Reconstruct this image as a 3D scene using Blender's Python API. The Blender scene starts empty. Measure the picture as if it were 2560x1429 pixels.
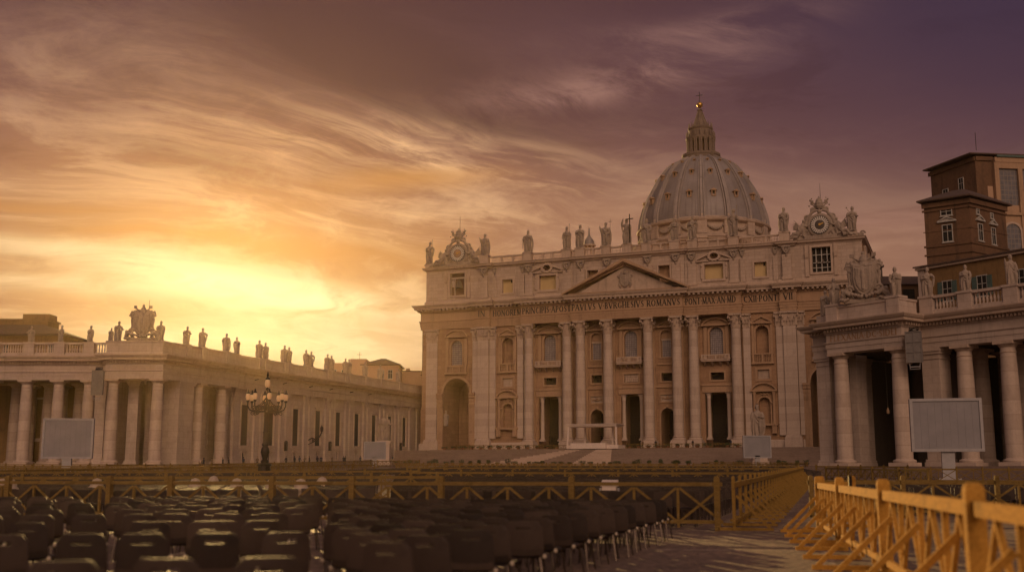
import bpy, bmesh, math, random
from math import sin, cos, pi, radians as R, sqrt, atan2
from mathutils import Vector, Matrix
from mathutils.geometry import tessellate_polygon
random.seed(7)
SC = bpy.context.scene
COL = SC.collection
# ------------------------------------------------------------------ camera
cam = bpy.data.cameras.new('camera'); camo = bpy.data.objects.new('camera', cam); COL.objects.link(camo)
cam.sensor_width = 36; cam.lens = 39.23; cam.clip_start = .1; cam.clip_end = 6000
camo.location = (0, 0, 1.28); camo.rotation_euler = (R(90 + 9.472), 0, 0)
cam.dof.use_dof = True; cam.dof.focus_distance = 190; cam.dof.aperture_fstop = 1.05
SC.camera = camo
SC.view_settings.view_transform = 'Standard'; SC.view_settings.look = 'None'
SC.view_settings.exposure = 0; SC.view_settings.gamma = 1
SC.render.engine = 'CYCLES'
SC.cycles.use_denoising = True; SC.cycles.use_adaptive_sampling = False
SC.cycles.max_bounces = 6; SC.cycles.volume_bounces = 0; SC.cycles.diffuse_bounces = 4; SC.cycles.glossy_bounces = 2
SC.cycles.sample_clamp_indirect = 4
SUN_AZ, SUN_EL = -14.5, 8.7          # degrees from +Y towards +X; above the horizon

# ------------------------------------------------------------------ node expressions
class X:
    """a scalar socket with operators"""
    def __init__(s, nt, so): s.nt = nt; s.so = so
    def _m(s, op, *a):
        n = s.nt.nodes.new('ShaderNodeMath'); n.operation = op
        for i, v in enumerate((s,) + a):
            if isinstance(v, X): s.nt.links.new(v.so, n.inputs[i])
            else: n.inputs[i].default_value = v
        return X(s.nt, n.outputs[0])
    def __add__(s, o): return s._m('ADD', o)
    __radd__ = __add__
    def __mul__(s, o): return s._m('MULTIPLY', o)
    __rmul__ = __mul__
    def __sub__(s, o): return s._m('SUBTRACT', o)
    def __rsub__(s, o): return (s * -1) + o
    def __truediv__(s, o): return s._m('DIVIDE', o)
    def sq(s): return s._m('MULTIPLY', s)
    def sqrt(s): return s._m('SQRT')
    def absv(s): return s._m('ABSOLUTE')
    def exp(s): return s._m('EXPONENT')
    def clamp(s): return s._m('ADD', 0.0)._clamp()
    def _clamp(s): s.so.node.use_clamp = True; return s
    def step(s, a, b, lo=0., hi=1.):
        n = s.nt.nodes.new('ShaderNodeMapRange'); n.interpolation_type = 'SMOOTHSTEP'
        s.nt.links.new(s.so, n.inputs[0])
        for i, v in zip((1, 2, 3, 4), (a, b, lo, hi)): n.inputs[i].default_value = v
        return X(s.nt, n.outputs[0])
def vec(nt, x, y, z):
    n = nt.nodes.new('ShaderNodeCombineXYZ')
    for i, v in enumerate((x, y, z)):
        if isinstance(v, X): nt.links.new(v.so, n.inputs[i])
        else: n.inputs[i].default_value = v
    return n.outputs[0]
def noise(nt, v, scale=1, detail=4, rough=.5, dist=0., out=0):
    n = nt.nodes.new('ShaderNodeTexNoise'); n.inputs['Scale'].default_value = scale
    n.inputs['Detail'].default_value = detail; n.inputs['Roughness'].default_value = rough; n.inputs['Distortion'].default_value = dist
    nt.links.new(v, n.inputs['Vector'])
    return X(nt, n.outputs[out])
def ramp(nt, x, stops, interp='LINEAR'):
    n = nt.nodes.new('ShaderNodeValToRGB'); r = n.color_ramp; r.interpolation = interp
    while len(r.elements) < len(stops): r.elements.new(.5)
    for e, (p, c) in zip(r.elements, stops): e.position = p; e.color = (*c, 1)
    nt.links.new(x.so, n.inputs[0]); return n.outputs[0]
def cmix(nt, f, a, b, mode='MIX'):
    n = nt.nodes.new('ShaderNodeMix'); n.data_type = 'RGBA'; n.blend_type = mode
    for so, v in ((n.inputs[0], f), (n.inputs[6], a), (n.inputs[7], b)):
        if isinstance(v, X): nt.links.new(v.so, so)
        elif isinstance(v, bpy.types.NodeSocket): nt.links.new(v, so)
        elif isinstance(v, (int, float)): so.default_value = v
        else: so.default_value = (*v, 1)
    return n.outputs[2]

# ------------------------------------------------------------------ sky: dusk gradient round the sun with cirrus and a dark bank
def make_world():
    w = bpy.data.worlds.new('World'); SC.world = w; w.use_nodes = True
    nt = w.node_tree; nt.nodes.clear()
    out = nt.nodes.new('ShaderNodeOutputWorld'); bg = nt.nodes.new('ShaderNodeBackground')
    nt.links.new(bg.outputs[0], out.inputs[0])
    tc = nt.nodes.new('ShaderNodeTexCoord'); sp = nt.nodes.new('ShaderNodeSeparateXYZ')
    nt.links.new(tc.outputs['Generated'], sp.inputs[0])
    x, y, z = (X(nt, sp.outputs[i]) for i in range(3))
    A = x._m('ARCTAN2', y) * 57.2958
    E = z._m('ARCSINE') * 57.2958
    # cloud-plane coordinates (a sheet of cloud overhead, so streaks converge towards the horizon)
    zz = z._m('MAXIMUM', 0.0) + .09
    px, py = x / zz, y / zz
    ca, sa = cos(R(-58)), sin(R(-58))
    qx, qy = px * ca + py * sa, py * ca - px * sa
    warp = noise(nt, vec(nt, qx * .8, qy * .8, 3.1), 1, 3) - .5
    warp2 = noise(nt, vec(nt, qx * .8, qy * .8, 9.7), 1, 3) - .5
    n1 = noise(nt, vec(nt, qx * 2.7 + warp * 2.0, qy * .95 + warp2 * 1.8, 0), 1.5, 12, .66, .3)
    n2 = noise(nt, vec(nt, qx * .9 + warp * 1.3, qy * .6 + warp2 * 1.2, 5), 1.3, 10, .64, .5)
    n3 = noise(nt, vec(nt, A * .035 + warp * .9, E * .19 + warp2 * 1.0, 1.7), 1.6, 10, .62, .45)
    n4 = noise(nt, vec(nt, qx * 5 + warp * 2.6, qy * 2.6 + warp2 * 2.6, 8), 1.6, 12, .70, .5)
    def blob(a, e, sa_, se_, rot=0., wob=5.):
        da, de = A - a + warp * wob * 1.6, E - e + warp2 * wob
        c, s_ = cos(R(rot)), sin(R(rot))
        u, v = (da * c + de * s_) / sa_, (de * c - da * s_) / se_
        return ((u.sq() + v.sq()) * -1).exp()
    da, de = A - SUN_AZ, E - (SUN_EL - 1.0)
    d = ((da * .46).sq() + (de * 1.25 + 0.).sq()).sqrt() + warp * 2.0 + (n3 - .5) * 3.4 + 1.2
    base = ramp(nt, d * (1 / 30.), [(0, (.95, .80, .52)), (.045, (.80, .60, .30)), (.10, (.64, .39, .165)), (.18, (.50, .255, .105)), (.27, (.37, .172, .088)),
                                    (.38, (.275, .122, .082)), (.50, (.175, .080, .070)), (.64, (.122, .055, .060)), (.84, (.066, .034, .052)), (1, (.050, .028, .054))], 'B_SPLINE')
    glow = d.step(25, 4)
    hi = ramp(nt, d * (1 / 30.), [(0, (1.2, .95, .55)), (.2, (.86, .57, .29)), (.42, (.66, .38, .22)), (.65, (.32, .17, .14)), (1, (.14, .08, .11))])
    streak = n1.step(.47, .66) * n4.step(.25, .62)
    col = cmix(nt, (streak * (glow * .30 + .06)).clamp(), base, hi)
    n5 = noise(nt, vec(nt, A * .075 + warp * 1.1 + E * .03, E * .24 + warp2 * 1.2, 4.4), 1.6, 12, .64, .5)
    col = cmix(nt, (n5.step(.48, .64) * glow * .5).clamp(), col, hi)
    col = cmix(nt, n5.step(.47, .34) * .38, col, cmix(nt, 1., col, (.58, .47, .45), 'MULTIPLY'))
    # dark bank of cloud: upper middle and right
    dark = (blob(-8.0, 21.0, 10.0, 3.0, -9, 3) * 1.25 + blob(6, 18.4, 10, 1.5, -4) * .55 + blob(2, 24.6, 18, 2.0, 0) * .9 + blob(-1.5, 17.4, 6, .8, -10) * .6 + blob(-23, 21.5, 5, 2.0, -25, 3) * .6 + blob(-17, 15.6, 5, .8, -14, 3) * .5) * n2.step(.30, .50)
    col = cmix(nt, (dark * .95).clamp(), col, (.086, .037, .042))
    # brighter wisps
    wisp = (blob(-7.0, 16.0, 10, 1.5, -8) * 1.1 + blob(-20, 18.0, 6, 4.2, -35) * .22 + blob(-13.5, 13.4, 9, .9, -6) * .75 + blob(-2, 12.4, 7, .8, -3) * .6 + blob(-1, 14.6, 7, .5, -8) * .5) * (n1 * .6 + n4 * .4).step(.42, .62)
    col = cmix(nt, (wisp * .8).clamp(), col, (.78, .46, .24))
    wr = (blob(7.5, 20.4, 7, 1.0, 10) + blob(19, 12.2, 3.4, .55, -2, 2) * .9 + blob(11, 22.4, 6, .6, 4) * .7 + blob(2, 18.9, 5, .8, 3) * .6) * (n1 * .5 + n4 * .5).step(.38, .62)
    col = cmix(nt, (wr * .85).clamp(), col, (.32, .165, .135))
    low = (blob(-13.8, 8.8, 8, .75, -3, 3) + blob(-20.0, 10.0, 9, .7, -7, 3) * .8 + blob(-7, 8.0, 7, .6, -4, 3) * .6 + blob(-22, 8.6, 6, .4, -4, 3) * .5 + blob(-11, 6.2, 9, 1.1, 0, 2) * .8) * n3.step(.36, .56)
    col = cmix(nt, (low * .7).clamp(), col, (1.15, .88, .47))
    dull = (blob(-21.5, 12.1, 6.0, .85, -6, 4) + blob(-11, 11.2, 6, .8, -3, 4) * .7 + blob(-5.5, 14.2, 4.5, .55, 2) * .9 + blob(-3, 10.2, 5, .7, -3, 3) * .5) * n3.step(.36, .56)
    col = cmix(nt, (dull * .75).clamp(), col, (.50, .215, .060))
    hz = blob(14, 10.0, 17, 3.6, 0, 3) * A.step(-6, 6)
    col = cmix(nt, (hz * .72).clamp(), col, cmix(nt, n3.step(.40, .62), (.36, .180, .105), (.56, .31, .18)))
    # violet corner of the sky, away from the sun
    vio = A.step(4, 27) * E.step(13, 23)
    col = cmix(nt, vio * .65, col, (.048, .030, .058))
    # the sky behind the viewer: soft pink dusk light that fills the shade
    back = ramp(nt, z._m('MAXIMUM', 0.0), [(0, (.17, .115, .090)), (.35, (.17, .125, .11)), (1, (.12, .095, .105))])
    fx, fy, fz = sin(R(173)) * cos(R(30)), cos(R(173)) * cos(R(30)), sin(R(30))
    fd = ((x * fx + y * fy + z * fz) - 1) * 20      # bright patch added behind the viewer to light the church front
    back = cmix(nt, fd.exp(), back, (5.9, 3.85, 2.62))
    bf = y.step(.55, -.25)
    col = cmix(nt, bf, col, back)
    up = z.step(.48, .85)
    col = cmix(nt, up, col, (.17, .12, .13))
    below = z.step(-.002, -.03)
    col = cmix(nt, below, col, (.10, .065, .05))
    nt.links.new(col, bg.inputs[0]); bg.inputs[1].default_value = 1.0
make_world()
sun = bpy.data.lights.new('sun', 'SUN'); suno = bpy.data.objects.new('sun', sun); COL.objects.link(suno)
sun.energy = 5.0; sun.angle = R(.6); sun.color = (1, .62, .22)
suno.rotation_euler = (R(90 - SUN_EL), 0, R(180 - SUN_AZ))
_d = Vector((sin(R(SUN_AZ)) * cos(R(SUN_EL)), cos(R(SUN_AZ)) * cos(R(SUN_EL)), sin(R(SUN_EL))))
suno.rotation_euler = _d.to_track_quat('Z', 'Y').to_euler()

# ------------------------------------------------------------------ materials
MATS = {}
def new_mat(name):
    m = bpy.data.materials.new(name); m.use_nodes = True; nt = m.node_tree
    b = nt.nodes['Principled BSDF']; MATS[name] = m
    return m, nt, b
def obj_co(nt):
    tc = nt.nodes.new('ShaderNodeTexCoord'); sp = nt.nodes.new('ShaderNodeSeparateXYZ'); nt.links.new(tc.outputs['Object'], sp.inputs[0])
    return tc.outputs['Object'], [X(nt, sp.outputs[i]) for i in range(3)]
def stone(name, c1, c2, bw=2.2, bh=.85, joint=.35, dirt=.45, bump=.25, rough=.85, nsc=1., drums=False):
    m, nt, b = new_mat(name); v, (x, y, z) = obj_co(nt)
    big = noise(nt, v, .18 * nsc, 4, .6); fine = noise(nt, v, 2.6 * nsc, 6, .65)
    col = cmix(nt, (big * .55 + fine * .55)._m('SUBTRACT', .05).step(.30, .75), c1, c2)
    st = noise(nt, vec(nt, x * 1.1 * nsc, y * 1.1 * nsc, z * .10 * nsc), 1, 5, .65).step(.50, .78)
    patch = noise(nt, v, .5 * nsc, 6, .7).step(.52, .75)
    dk = tuple(c * .42 for c in c1)
    col = cmix(nt, (st * dirt * 1.25).clamp(), col, dk); col = cmix(nt, (patch * dirt * .9).clamp(), col, dk)
    h = fine * .5
    if bw:
        br = nt.nodes.new('ShaderNodeTexBrick'); nt.links.new(vec(nt, (x + y) if not drums else x * 0 + .3, z, 0), br.inputs['Vector'])
        br.inputs['Scale'].default_value = 1; br.inputs['Brick Width'].default_value = bw; br.inputs['Row Height'].default_value = bh
        br.inputs['Mortar Size'].default_value = .028 if bh > .4 else .012; br.inputs['Mortar Smooth'].default_value = .4; br.inputs['Bias'].default_value = -.1
        br.inputs['Color1'].default_value = (1, 1, 1, 1); br.inputs['Color2'].default_value = (.70, .67, .64, 1); br.inputs['Mortar'].default_value = (.36, .33, .31, 1)
        col = cmix(nt, joint, col, cmix(nt, 1., col, br.outputs['Color'], 'MULTIPLY'))
        h = h + X(nt, br.outputs['Fac']) * -.8
    nt.links.new(col, b.inputs['Base Color']); b.inputs['Roughness'].default_value = rough
    bp = nt.nodes.new('ShaderNodeBump'); bp.inputs['Strength'].default_value = bump; bp.inputs['Distance'].default_value = .08
    nt.links.new(h.so, bp.inputs['Height']); nt.links.new(bp.outputs[0], b.inputs['Normal'])
    return m
def plain(name, c, c2=None, rough=.6, metal=0., nsc=3., bump=.1, spec=.5, emit=None):
    m, nt, b = new_mat(name); v, _ = obj_co(nt)
    n = noise(nt, v, nsc, 5, .6)
    nt.links.new(cmix(nt, n.step(.3, .7), c, c2 or tuple(k * .7 for k in c)), b.inputs['Base Color'])
    b.inputs['Roughness'].default_value = rough; b.inputs['Metallic'].default_value = metal; b.inputs['Specular IOR Level'].default_value = spec
    if bump:
        bp = nt.nodes.new('ShaderNodeBump'); bp.inputs['Strength'].default_value = bump; bp.inputs['Distance'].default_value = .02
        nt.links.new(n.so, bp.inputs['Height']); nt.links.new(bp.outputs[0], b.inputs['Normal'])
    if emit: b.inputs['Emission Color'].default_value = (*emit[0], 1); b.inputs['Emission Strength'].default_value = emit[1]
    return m
stone('column_stone', (.50, .385, .315), (.40, .295, .235), 0, 1.4, dirt=.35)
stone('drum_stone', (.50, .385, .315), (.40, .30, .24), 50, 1.5, joint=.6, dirt=.4, drums=True)
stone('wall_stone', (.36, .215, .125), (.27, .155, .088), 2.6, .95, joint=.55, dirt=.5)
stone('attic_stone', (.47, .355, .285), (.39, .285, .22), 2.4, .8, joint=.6, dirt=.45)
stone('trim_stone', (.46, .34, .265), (.37, .265, .20), 0, dirt=.5)
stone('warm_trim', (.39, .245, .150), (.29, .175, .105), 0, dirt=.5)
stone('wing_stone', (.47, .365, .305), (.38, .29, .24), 2.0, .8, joint=.35, dirt=.4)
stone('sculpture_stone', (.34, .26, .205), (.205, .15, .118), 0, dirt=.75, nsc=2.2)
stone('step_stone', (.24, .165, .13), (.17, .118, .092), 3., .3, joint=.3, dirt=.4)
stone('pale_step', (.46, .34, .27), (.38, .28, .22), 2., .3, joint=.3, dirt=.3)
stone('ochre_plaster', (.22, .125, .046), (.155, .082, .030), 0, dirt=.8)
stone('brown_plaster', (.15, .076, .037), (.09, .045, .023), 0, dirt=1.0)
stone('pink_plaster', (.42, .27, .18), (.36, .22, .14), 0, dirt=.35)
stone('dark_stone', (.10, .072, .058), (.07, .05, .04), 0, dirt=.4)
plain('roof_tile', (.10, .058, .042), (.06, .036, .027), .9, nsc=1.5)
plain('blind_panel', (.50, .36, .18), (.44, .31, .15), .9, nsc=.4)
plain('door_bronze', (.040, .026, .018), (.022, .015, .011), .6, .3)
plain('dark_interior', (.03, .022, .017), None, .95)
plain('gilt', (.62, .36, .09), (.5, .28, .07), .35, .9)
plain('iron', (.020, .016, .014), (.034, .024, .018), .45, .6, nsc=8)
plain('dark_letter', (.028, .020, .016), None, .8)
plain('screen_panel', (.225, .205, .215), (.185, .168, .178), .6, nsc=.6)
plain('screen_frame', (.31, .28, .285), (.26, .24, .24), .5)
plain('grey_grille', (.17, .145, .135), (.13, .11, .10), .7)
plain('canopy_white', (.62, .50, .43), (.55, .44, .38), .7)
plain('green_shutter', (.075, .115, .10), (.05, .08, .07), .7)
plain('pale_frame', (.42, .38, .34), None, .6)
plain('dial_white', (.60, .53, .47), None, .6)
plain('dial_dark', (.07, .05, .04), None, .6)
plain('leaf', (.060, .075, .022), (.035, .045, .012), .7)
plain('terracotta', (.26, .12, .06), None, .8)
plain('cloth_dark', (.018, .015, .018), (.03, .022, .022), .9)
plain('cloth_blue', (.03, .035, .06), None, .9)
plain('cloth_tan', (.16, .10, .065), None, .9)
plain('skin', (.42, .25, .17), None, .6)
plain('chair_metal', (.10, .075, .06), None, .35, .8)
plain('chair_foot', (.45, .36, .27), None, .5)
plain('bollard_stone', (.40, .31, .24), (.30, .23, .18), .8)
def wood(name, c1, c2):
    m, nt, b = new_mat(name); v, (x, y, z) = obj_co(nt)
    g = noise(nt, vec(nt, x * 2.2, y * 14, z * 14), 2.5, 8, .7, .8); g2 = noise(nt, v, 1.6, 6, .7); g3 = noise(nt, v, 9, 4, .6)
    col = cmix(nt, g.step(.35, .65), c1, c2); col = cmix(nt, g2.step(.52, .70) * .75, col, tuple(k * .38 for k in c1)); col = cmix(nt, g3.step(.64, .72) * .6, col, (.22, .17, .12))
    nt.links.new(col, b.inputs['Base Color']); b.inputs['Roughness'].default_value = .8; b.inputs['Specular IOR Level'].default_value = .04
    bp = nt.nodes.new('ShaderNodeBump'); bp.inputs['Strength'].default_value = .4; bp.inputs['Distance'].default_value = .012
    nt.links.new((g + g3 * .6).so, bp.inputs['Height']); nt.links.new(bp.outputs[0], b.inputs['Normal'])
wood('yellow_wood', (.52, .27, .052), (.34, .165, .030)); wood('dim_wood', (.26, .155, .042), (.17, .10, .026)); wood('shaded_wood', (.20, .128, .040), (.13, .080, .026))  # last two: darker copies of the barrier timber, dimmer light put into the colour
def glass_mat(name, c, pitch, bar=.10, lead=(.05, .04, .035), rough=.25):
    m, nt, b = new_mat(name); v, (x, y, z) = obj_co(nt)
    fx = ((x + y) / pitch)._m('FRACT') - .5; fz = (z / (pitch * 1.15))._m('FRACT') - .5
    g = fx.absv()._m('MAXIMUM', fz.absv()).step(.5 - bar, .5 - bar * .6)
    n = noise(nt, vec(nt, x / pitch, y, z / pitch), .9, 3, .6)
    col = cmix(nt, g, cmix(nt, n.step(.3, .7), c, tuple(k * .7 for k in c)), lead)
    nt.links.new(col, b.inputs['Base Color']); b.inputs['Roughness'].default_value = rough
    return m
glass_mat('leaded_glass', (.30, .25, .25), .42)
glass_mat('palace_glass', (.14, .125, .135), .85, .07, (.20, .16, .13))
plain('dark_glass', (.022, .020, .018), (.012, .011, .010), .5, bump=0, spec=.15)
def lead_roof():
    m, nt, b = new_mat('lead_sheet'); v, (x, y, z) = obj_co(nt)
    a = x._m('ARCTAN2', y)
    st = noise(nt, vec(nt, a * 26, z * .05, 0), 1, 5, .7); big = noise(nt, v, .12, 5, .6)
    col = cmix(nt, big.step(.3, .7), (.27, .23, .225), (.185, .152, .148))
    col = cmix(nt, st.step(.50, .72) * .75, col, (.105, .080, .072))
    seam = (z * 1.1)._m('FRACT').step(.93, .97)
    col = cmix(nt, seam * .35, col, (.12, .10, .09))
    st2 = noise(nt, vec(nt, a * 60, z * .12, 4), 1, 4, .7)
    col = cmix(nt, st2.step(.58, .75) * .5, col, (.36, .27, .20))
    nt.links.new(col, b.inputs['Base Color']); b.inputs['Roughness'].default_value = .6; b.inputs['Metallic'].default_value = .15
lead_roof()
stone('lantern_stone', (.20, .14, .11), (.13, .092, .072), 0, dirt=.5)
stone('rib_lead', (.33, .275, .26), (.235, .195, .185), 0, dirt=.6)
def ground_mat():
    m, nt, b = new_mat('cobbles'); v, (x, y, z) = obj_co(nt)
    vo = nt.nodes.new('ShaderNodeTexVoronoi'); vo.inputs['Scale'].default_value = 8.5; nt.links.new(v, vo.inputs['Vector'])
    e = X(nt, vo.outputs['Distance'])
    n = noise(nt, v, .35, 5, .6); f = noise(nt, v, 5, 4, .6)
    col = cmix(nt, n.step(.3, .7), (.215, .140, .100), (.145, .096, .071))
    col = cmix(nt, f.step(.4, .8) * .5, col, (.30, .205, .155))
    band = ((y + x * .12) / 6.5)._m('FRACT').step(.035, .03) ; band2 = ((x - y * .27) / 5.2)._m('FRACT').step(.04, .034)
    col = cmix(nt, band._m('MAXIMUM', band2) * .75, col, (.36, .27, .21))
    blot = noise(nt, v, 1.3, 6, .7); col = cmix(nt, blot.step(.52, .68) * .55, col, (.085, .058, .046))
    col = cmix(nt, e.step(.42, .62) * .6, col, (.07, .05, .04))
    nt.links.new(col, b.inputs['Base Color']); b.inputs['Roughness'].default_value = .8; b.inputs['Specular IOR Level'].default_value = .25
    bp = nt.nodes.new('ShaderNodeBump'); bp.inputs['Strength'].default_value = .55; bp.inputs['Distance'].default_value = .03
    nt.links.new((e * -1 + f * .3).so, bp.inputs['Height']); nt.links.new(bp.outputs[0], b.inputs['Normal'])
ground_mat()
def chair_mats():
    for nm, field in (('chair_plastic', 0), ('chair_field', 1)):
        m, nt, b = new_mat(nm); v, (x, y, z) = obj_co(nt); n = noise(nt, v, 7, 5, .6)
        if field:
            vo = nt.nodes.new('ShaderNodeTexVoronoi'); vo.inputs['Scale'].default_value = 1.6; nt.links.new(v, vo.inputs['Vector']); sp = nt.nodes.new('ShaderNodeSeparateColor'); nt.links.new(vo.outputs['Color'], sp.inputs[0]); r = X(nt, sp.outputs[0])
        else: oi = nt.nodes.new('ShaderNodeObjectInfo'); r = X(nt, oi.outputs['Random'])
        col = cmix(nt, r, (.021, .0145, .0125), (.060, .040, .032)); col = cmix(nt, n.step(.45, .75) * .6, col, cmix(nt, 1., col, (.55, .55, .55), 'MULTIPLY'))
        sc = noise(nt, v, 22, 3, .5).step(.66, .72); col = cmix(nt, sc * .3, col, (.13, .09, .07))
        nt.links.new(col, b.inputs['Base Color']); b.inputs['Roughness'].default_value = .58; b.inputs['Specular IOR Level'].default_value = .16
        bp = nt.nodes.new('ShaderNodeBump'); bp.inputs['Strength'].default_value = .1; bp.inputs['Distance'].default_value = .02; nt.links.new(n.so, bp.inputs['Height']); nt.links.new(bp.outputs[0], b.inputs['Normal'])
chair_mats()
def globe_mat():
    m, nt, b = new_mat('lamp_glass'); b.inputs['Base Color'].default_value = (.55, .38, .23, 1); b.inputs['Roughness'].default_value = .3
    b.inputs['Emission Color'].default_value = (1, .50, .20, 1); b.inputs['Emission Strength'].default_value = .13
globe_mat()

# ------------------------------------------------------------------ mesh builder
class MB:
    def __init__(s): s.v = []; s.f = []; s.sm = []; s.mi = []
    def add(s, vs, fs, smooth=False, mi=0):
        o = len(s.v); s.v += [tuple(p) for p in vs]
        for f in fs: s.f.append(tuple(i + o for i in f)); s.sm.append(smooth); s.mi.append(mi)
        return s
    def box(s, x0, x1, y0, y1, z0, z1, mi=0):
        return s.add([(x0, y0, z0), (x1, y0, z0), (x1, y1, z0), (x0, y1, z0), (x0, y0, z1), (x1, y0, z1), (x1, y1, z1), (x0, y1, z1)],
                     [(0, 1, 5, 4), (1, 2, 6, 5), (2, 3, 7, 6), (3, 0, 4, 7), (4, 5, 6, 7), (3, 2, 1, 0)], False, mi)
    def bar(s, p, q, w, d, up=(0, 0, 1), mi=0):
        """square bar from p to q: w across, d along the other axis"""
        p, q = Vector(p), Vector(q); a = (q - p).normalized(); u = a.cross(Vector(up))
        if u.length < 1e-4: u = a.cross(Vector((1, 0, 0)))
        u.normalize(); n = u.cross(a); u *= w / 2; n *= d / 2
        vs = [p - u - n, p + u - n, p + u + n, p - u + n, q - u - n, q + u - n, q + u + n, q - u + n]
        return s.add(vs, [(0, 1, 5, 4), (1, 2, 6, 5), (2, 3, 7, 6), (3, 0, 4, 7), (4, 5, 6, 7), (3, 2, 1, 0)], False, mi)
    def lathe(s, prof, n=16, c=(0, 0, 0), smooth=True, a0=0., a1=2 * pi, sx=1., sy=1., ph=0., mi=0):
        full = abs(a1 - a0 - 2 * pi) < 1e-6; m = n if full else n + 1; vs = []; fs = []
        for r, z in prof:
            for i in range(m):
                a = a0 + (a1 - a0) * i / n + ph
                vs.append((c[0] + r * cos(a) * sx, c[1] + r * sin(a) * sy, c[2] + z))
        for j in range(len(prof) - 1):
            for i in range(n):
                k = (i + 1) % m
                fs.append((j * m + i, j * m + k, (j + 1) * m + k, (j + 1) * m + i))
        s.add(vs, fs, smooth, mi)
        o = len(s.v) - len(vs)
        if full:
            if prof[0][0] > 1e-4: s.f.append(tuple(o + i for i in reversed(range(m)))); s.sm.append(False); s.mi.append(mi)
            if prof[-1][0] > 1e-4: s.f.append(tuple(o + (len(prof) - 1) * m + i for i in range(m))); s.sm.append(False); s.mi.append(mi)
        return s
    def loft(s, rings, closed=True, cap=True, smooth=True, mi=0):
        m = len(rings[0]); vs = [p for r in rings for p in r]; fs = []
        for j in range(len(rings) - 1):
            for i in range(m if closed else m - 1):
                k = (i + 1) % m
                fs.append((j * m + i, j * m + k, (j + 1) * m + k, (j + 1) * m + i))
        if cap and closed:
            fs.append(tuple(reversed(range(m)))); fs.append(tuple((len(rings) - 1) * m + i for i in range(m)))
        return s.add(vs, fs, smooth, mi)
    def tube(s, pts, r, n=7, mi=0, flat=1.):
        pts = [Vector(p) for p in pts]; rings = []; u = None
        for i, p in enumerate(pts):
            t = (pts[min(i + 1, len(pts) - 1)] - pts[max(i - 1, 0)]).normalized()
            if u is None:
                u = t.cross(Vector((0, 0, 1)))
                if u.length < .1: u = t.cross(Vector((1, 0, 0)))
            u = (u - t * u.dot(t)).normalized(); w = t.cross(u)
            rr = r[i] if isinstance(r, (list, tuple)) else r
            rings.append([p + (u * cos(2 * pi * k / n) + w * sin(2 * pi * k / n) * flat) * rr for k in range(n)])
        return s.loft(rings, True, True, True, mi)
    def ball(s, c, r, n=10, sx=1, sy=1, sz=1, mi=0):
        prof = [(r * sin(pi * i / (n // 2 + 2)), -r * cos(pi * i / (n // 2 + 2)) * sz) for i in range(n // 2 + 3)]
        prof[0] = (1e-5, prof[0][1]); prof[-1] = (1e-5, prof[-1][1])
        return s.lathe(prof, n, c, True, sx=sx, sy=sy, mi=mi)
    def sweep(s, prof, path, cap=True, smooth=False, shear=None):
        """moulding: prof (out, z) swept along a plan path (outward is to the right of travel)"""
        P = [Vector((p[0], p[1])) for p in path]; n = len(P); offs = []
        for i in range(n):
            d0 = (P[i] - P[i - 1]).normalized() if i > 0 else (P[1] - P[0]).normalized()
            d1 = (P[i + 1] - P[i]).normalized() if i < n - 1 else d0
            if i == 0: d0 = d1
            n0, n1 = Vector((d0.y, -d0.x)), Vector((d1.y, -d1.x))
            m = n0 + n1; offs.append(m / max(.25, (1 + n0.dot(n1))))
        rings = [[(P[i].x + offs[i].x * o, P[i].y + offs[i].y * o, z) for o, z in prof] for i in range(n)]
        m = len(prof); vs = [p for r in rings for p in r]; fs = []
        for j in range(n - 1):
            for i in range(m - 1): fs.append((j * m + i, (j + 1) * m + i, (j + 1) * m + i + 1, j * m + i + 1))
        if cap: fs.append(tuple(range(m))); fs.append(tuple((n - 1) * m + i for i in reversed(range(m))))
        return s.add(vs, fs, smooth)
    def frame(s, inner, outer, y0, y1, mi=0):
        """flat ring in the xz plane between two loops of equal length; front y0, back y1"""
        n = len(inner); vs = [(x, y0, z) for x, z in inner] + [(x, y0, z) for x, z in outer] + [(x, y1, z) for x, z in inner] + [(x, y1, z) for x, z in outer]; fs = []
        for i in range(n):
            k = (i + 1) % n
            fs += [(i, k, n + k, n + i), (n + i, n + k, 3 * n + k, 3 * n + i), (k, i, 2 * n + i, 2 * n + k)]
        return s.add(vs, fs, False, mi)
    def plate(s, loop, y0, y1, mi=0):
        n = len(loop); vs = [(x, y0, z) for x, z in loop] + [(x, y1, z) for x, z in loop]
        t = tessellate_polygon([[Vector((x, z, 0)) for x, z in loop]])
        fs = [tuple(q) for q in t] + [tuple(n + i for i in reversed(q)) for q in t] + [(i, (i + 1) % n, n + (i + 1) % n, n + i) for i in range(n)]
        return s.add(vs, fs, False, mi)
    def wall(s, x0, x1, z0, z1, y, holes, mi=0):
        """front face at y with holes [(loop, reveal depth)]"""
        polys = [[(x0, z0), (x1, z0), (x1, z1), (x0, z1)]] + [list(reversed(h[0])) for h in holes]
        flat = [p for q in polys for p in q]
        t = tessellate_polygon([[Vector((a, b, 0)) for a, b in q] for q in polys])
        s.add([(a, y, b) for a, b in flat], [tuple(q) for q in t], False, mi)
        for loop, dep in holes:
            n = len(loop)
            s.add([(a, y, b) for a, b in loop] + [(a, y + dep, b) for a, b in loop], [(i, n + i, n + (i + 1) % n, (i + 1) % n) for i in range(n)], False, mi)
        return s
    def panel(s, loop, y, mi=0):
        t = tessellate_polygon([[Vector((a, b, 0)) for a, b in loop]])
        return s.add([(a, y, b) for a, b in loop], [tuple(q) for q in t], False, mi)
    def tf(s, fn, i0=0):
        s.v[i0:] = [tuple(fn(p)) for p in s.v[i0:]]; return s
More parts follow.
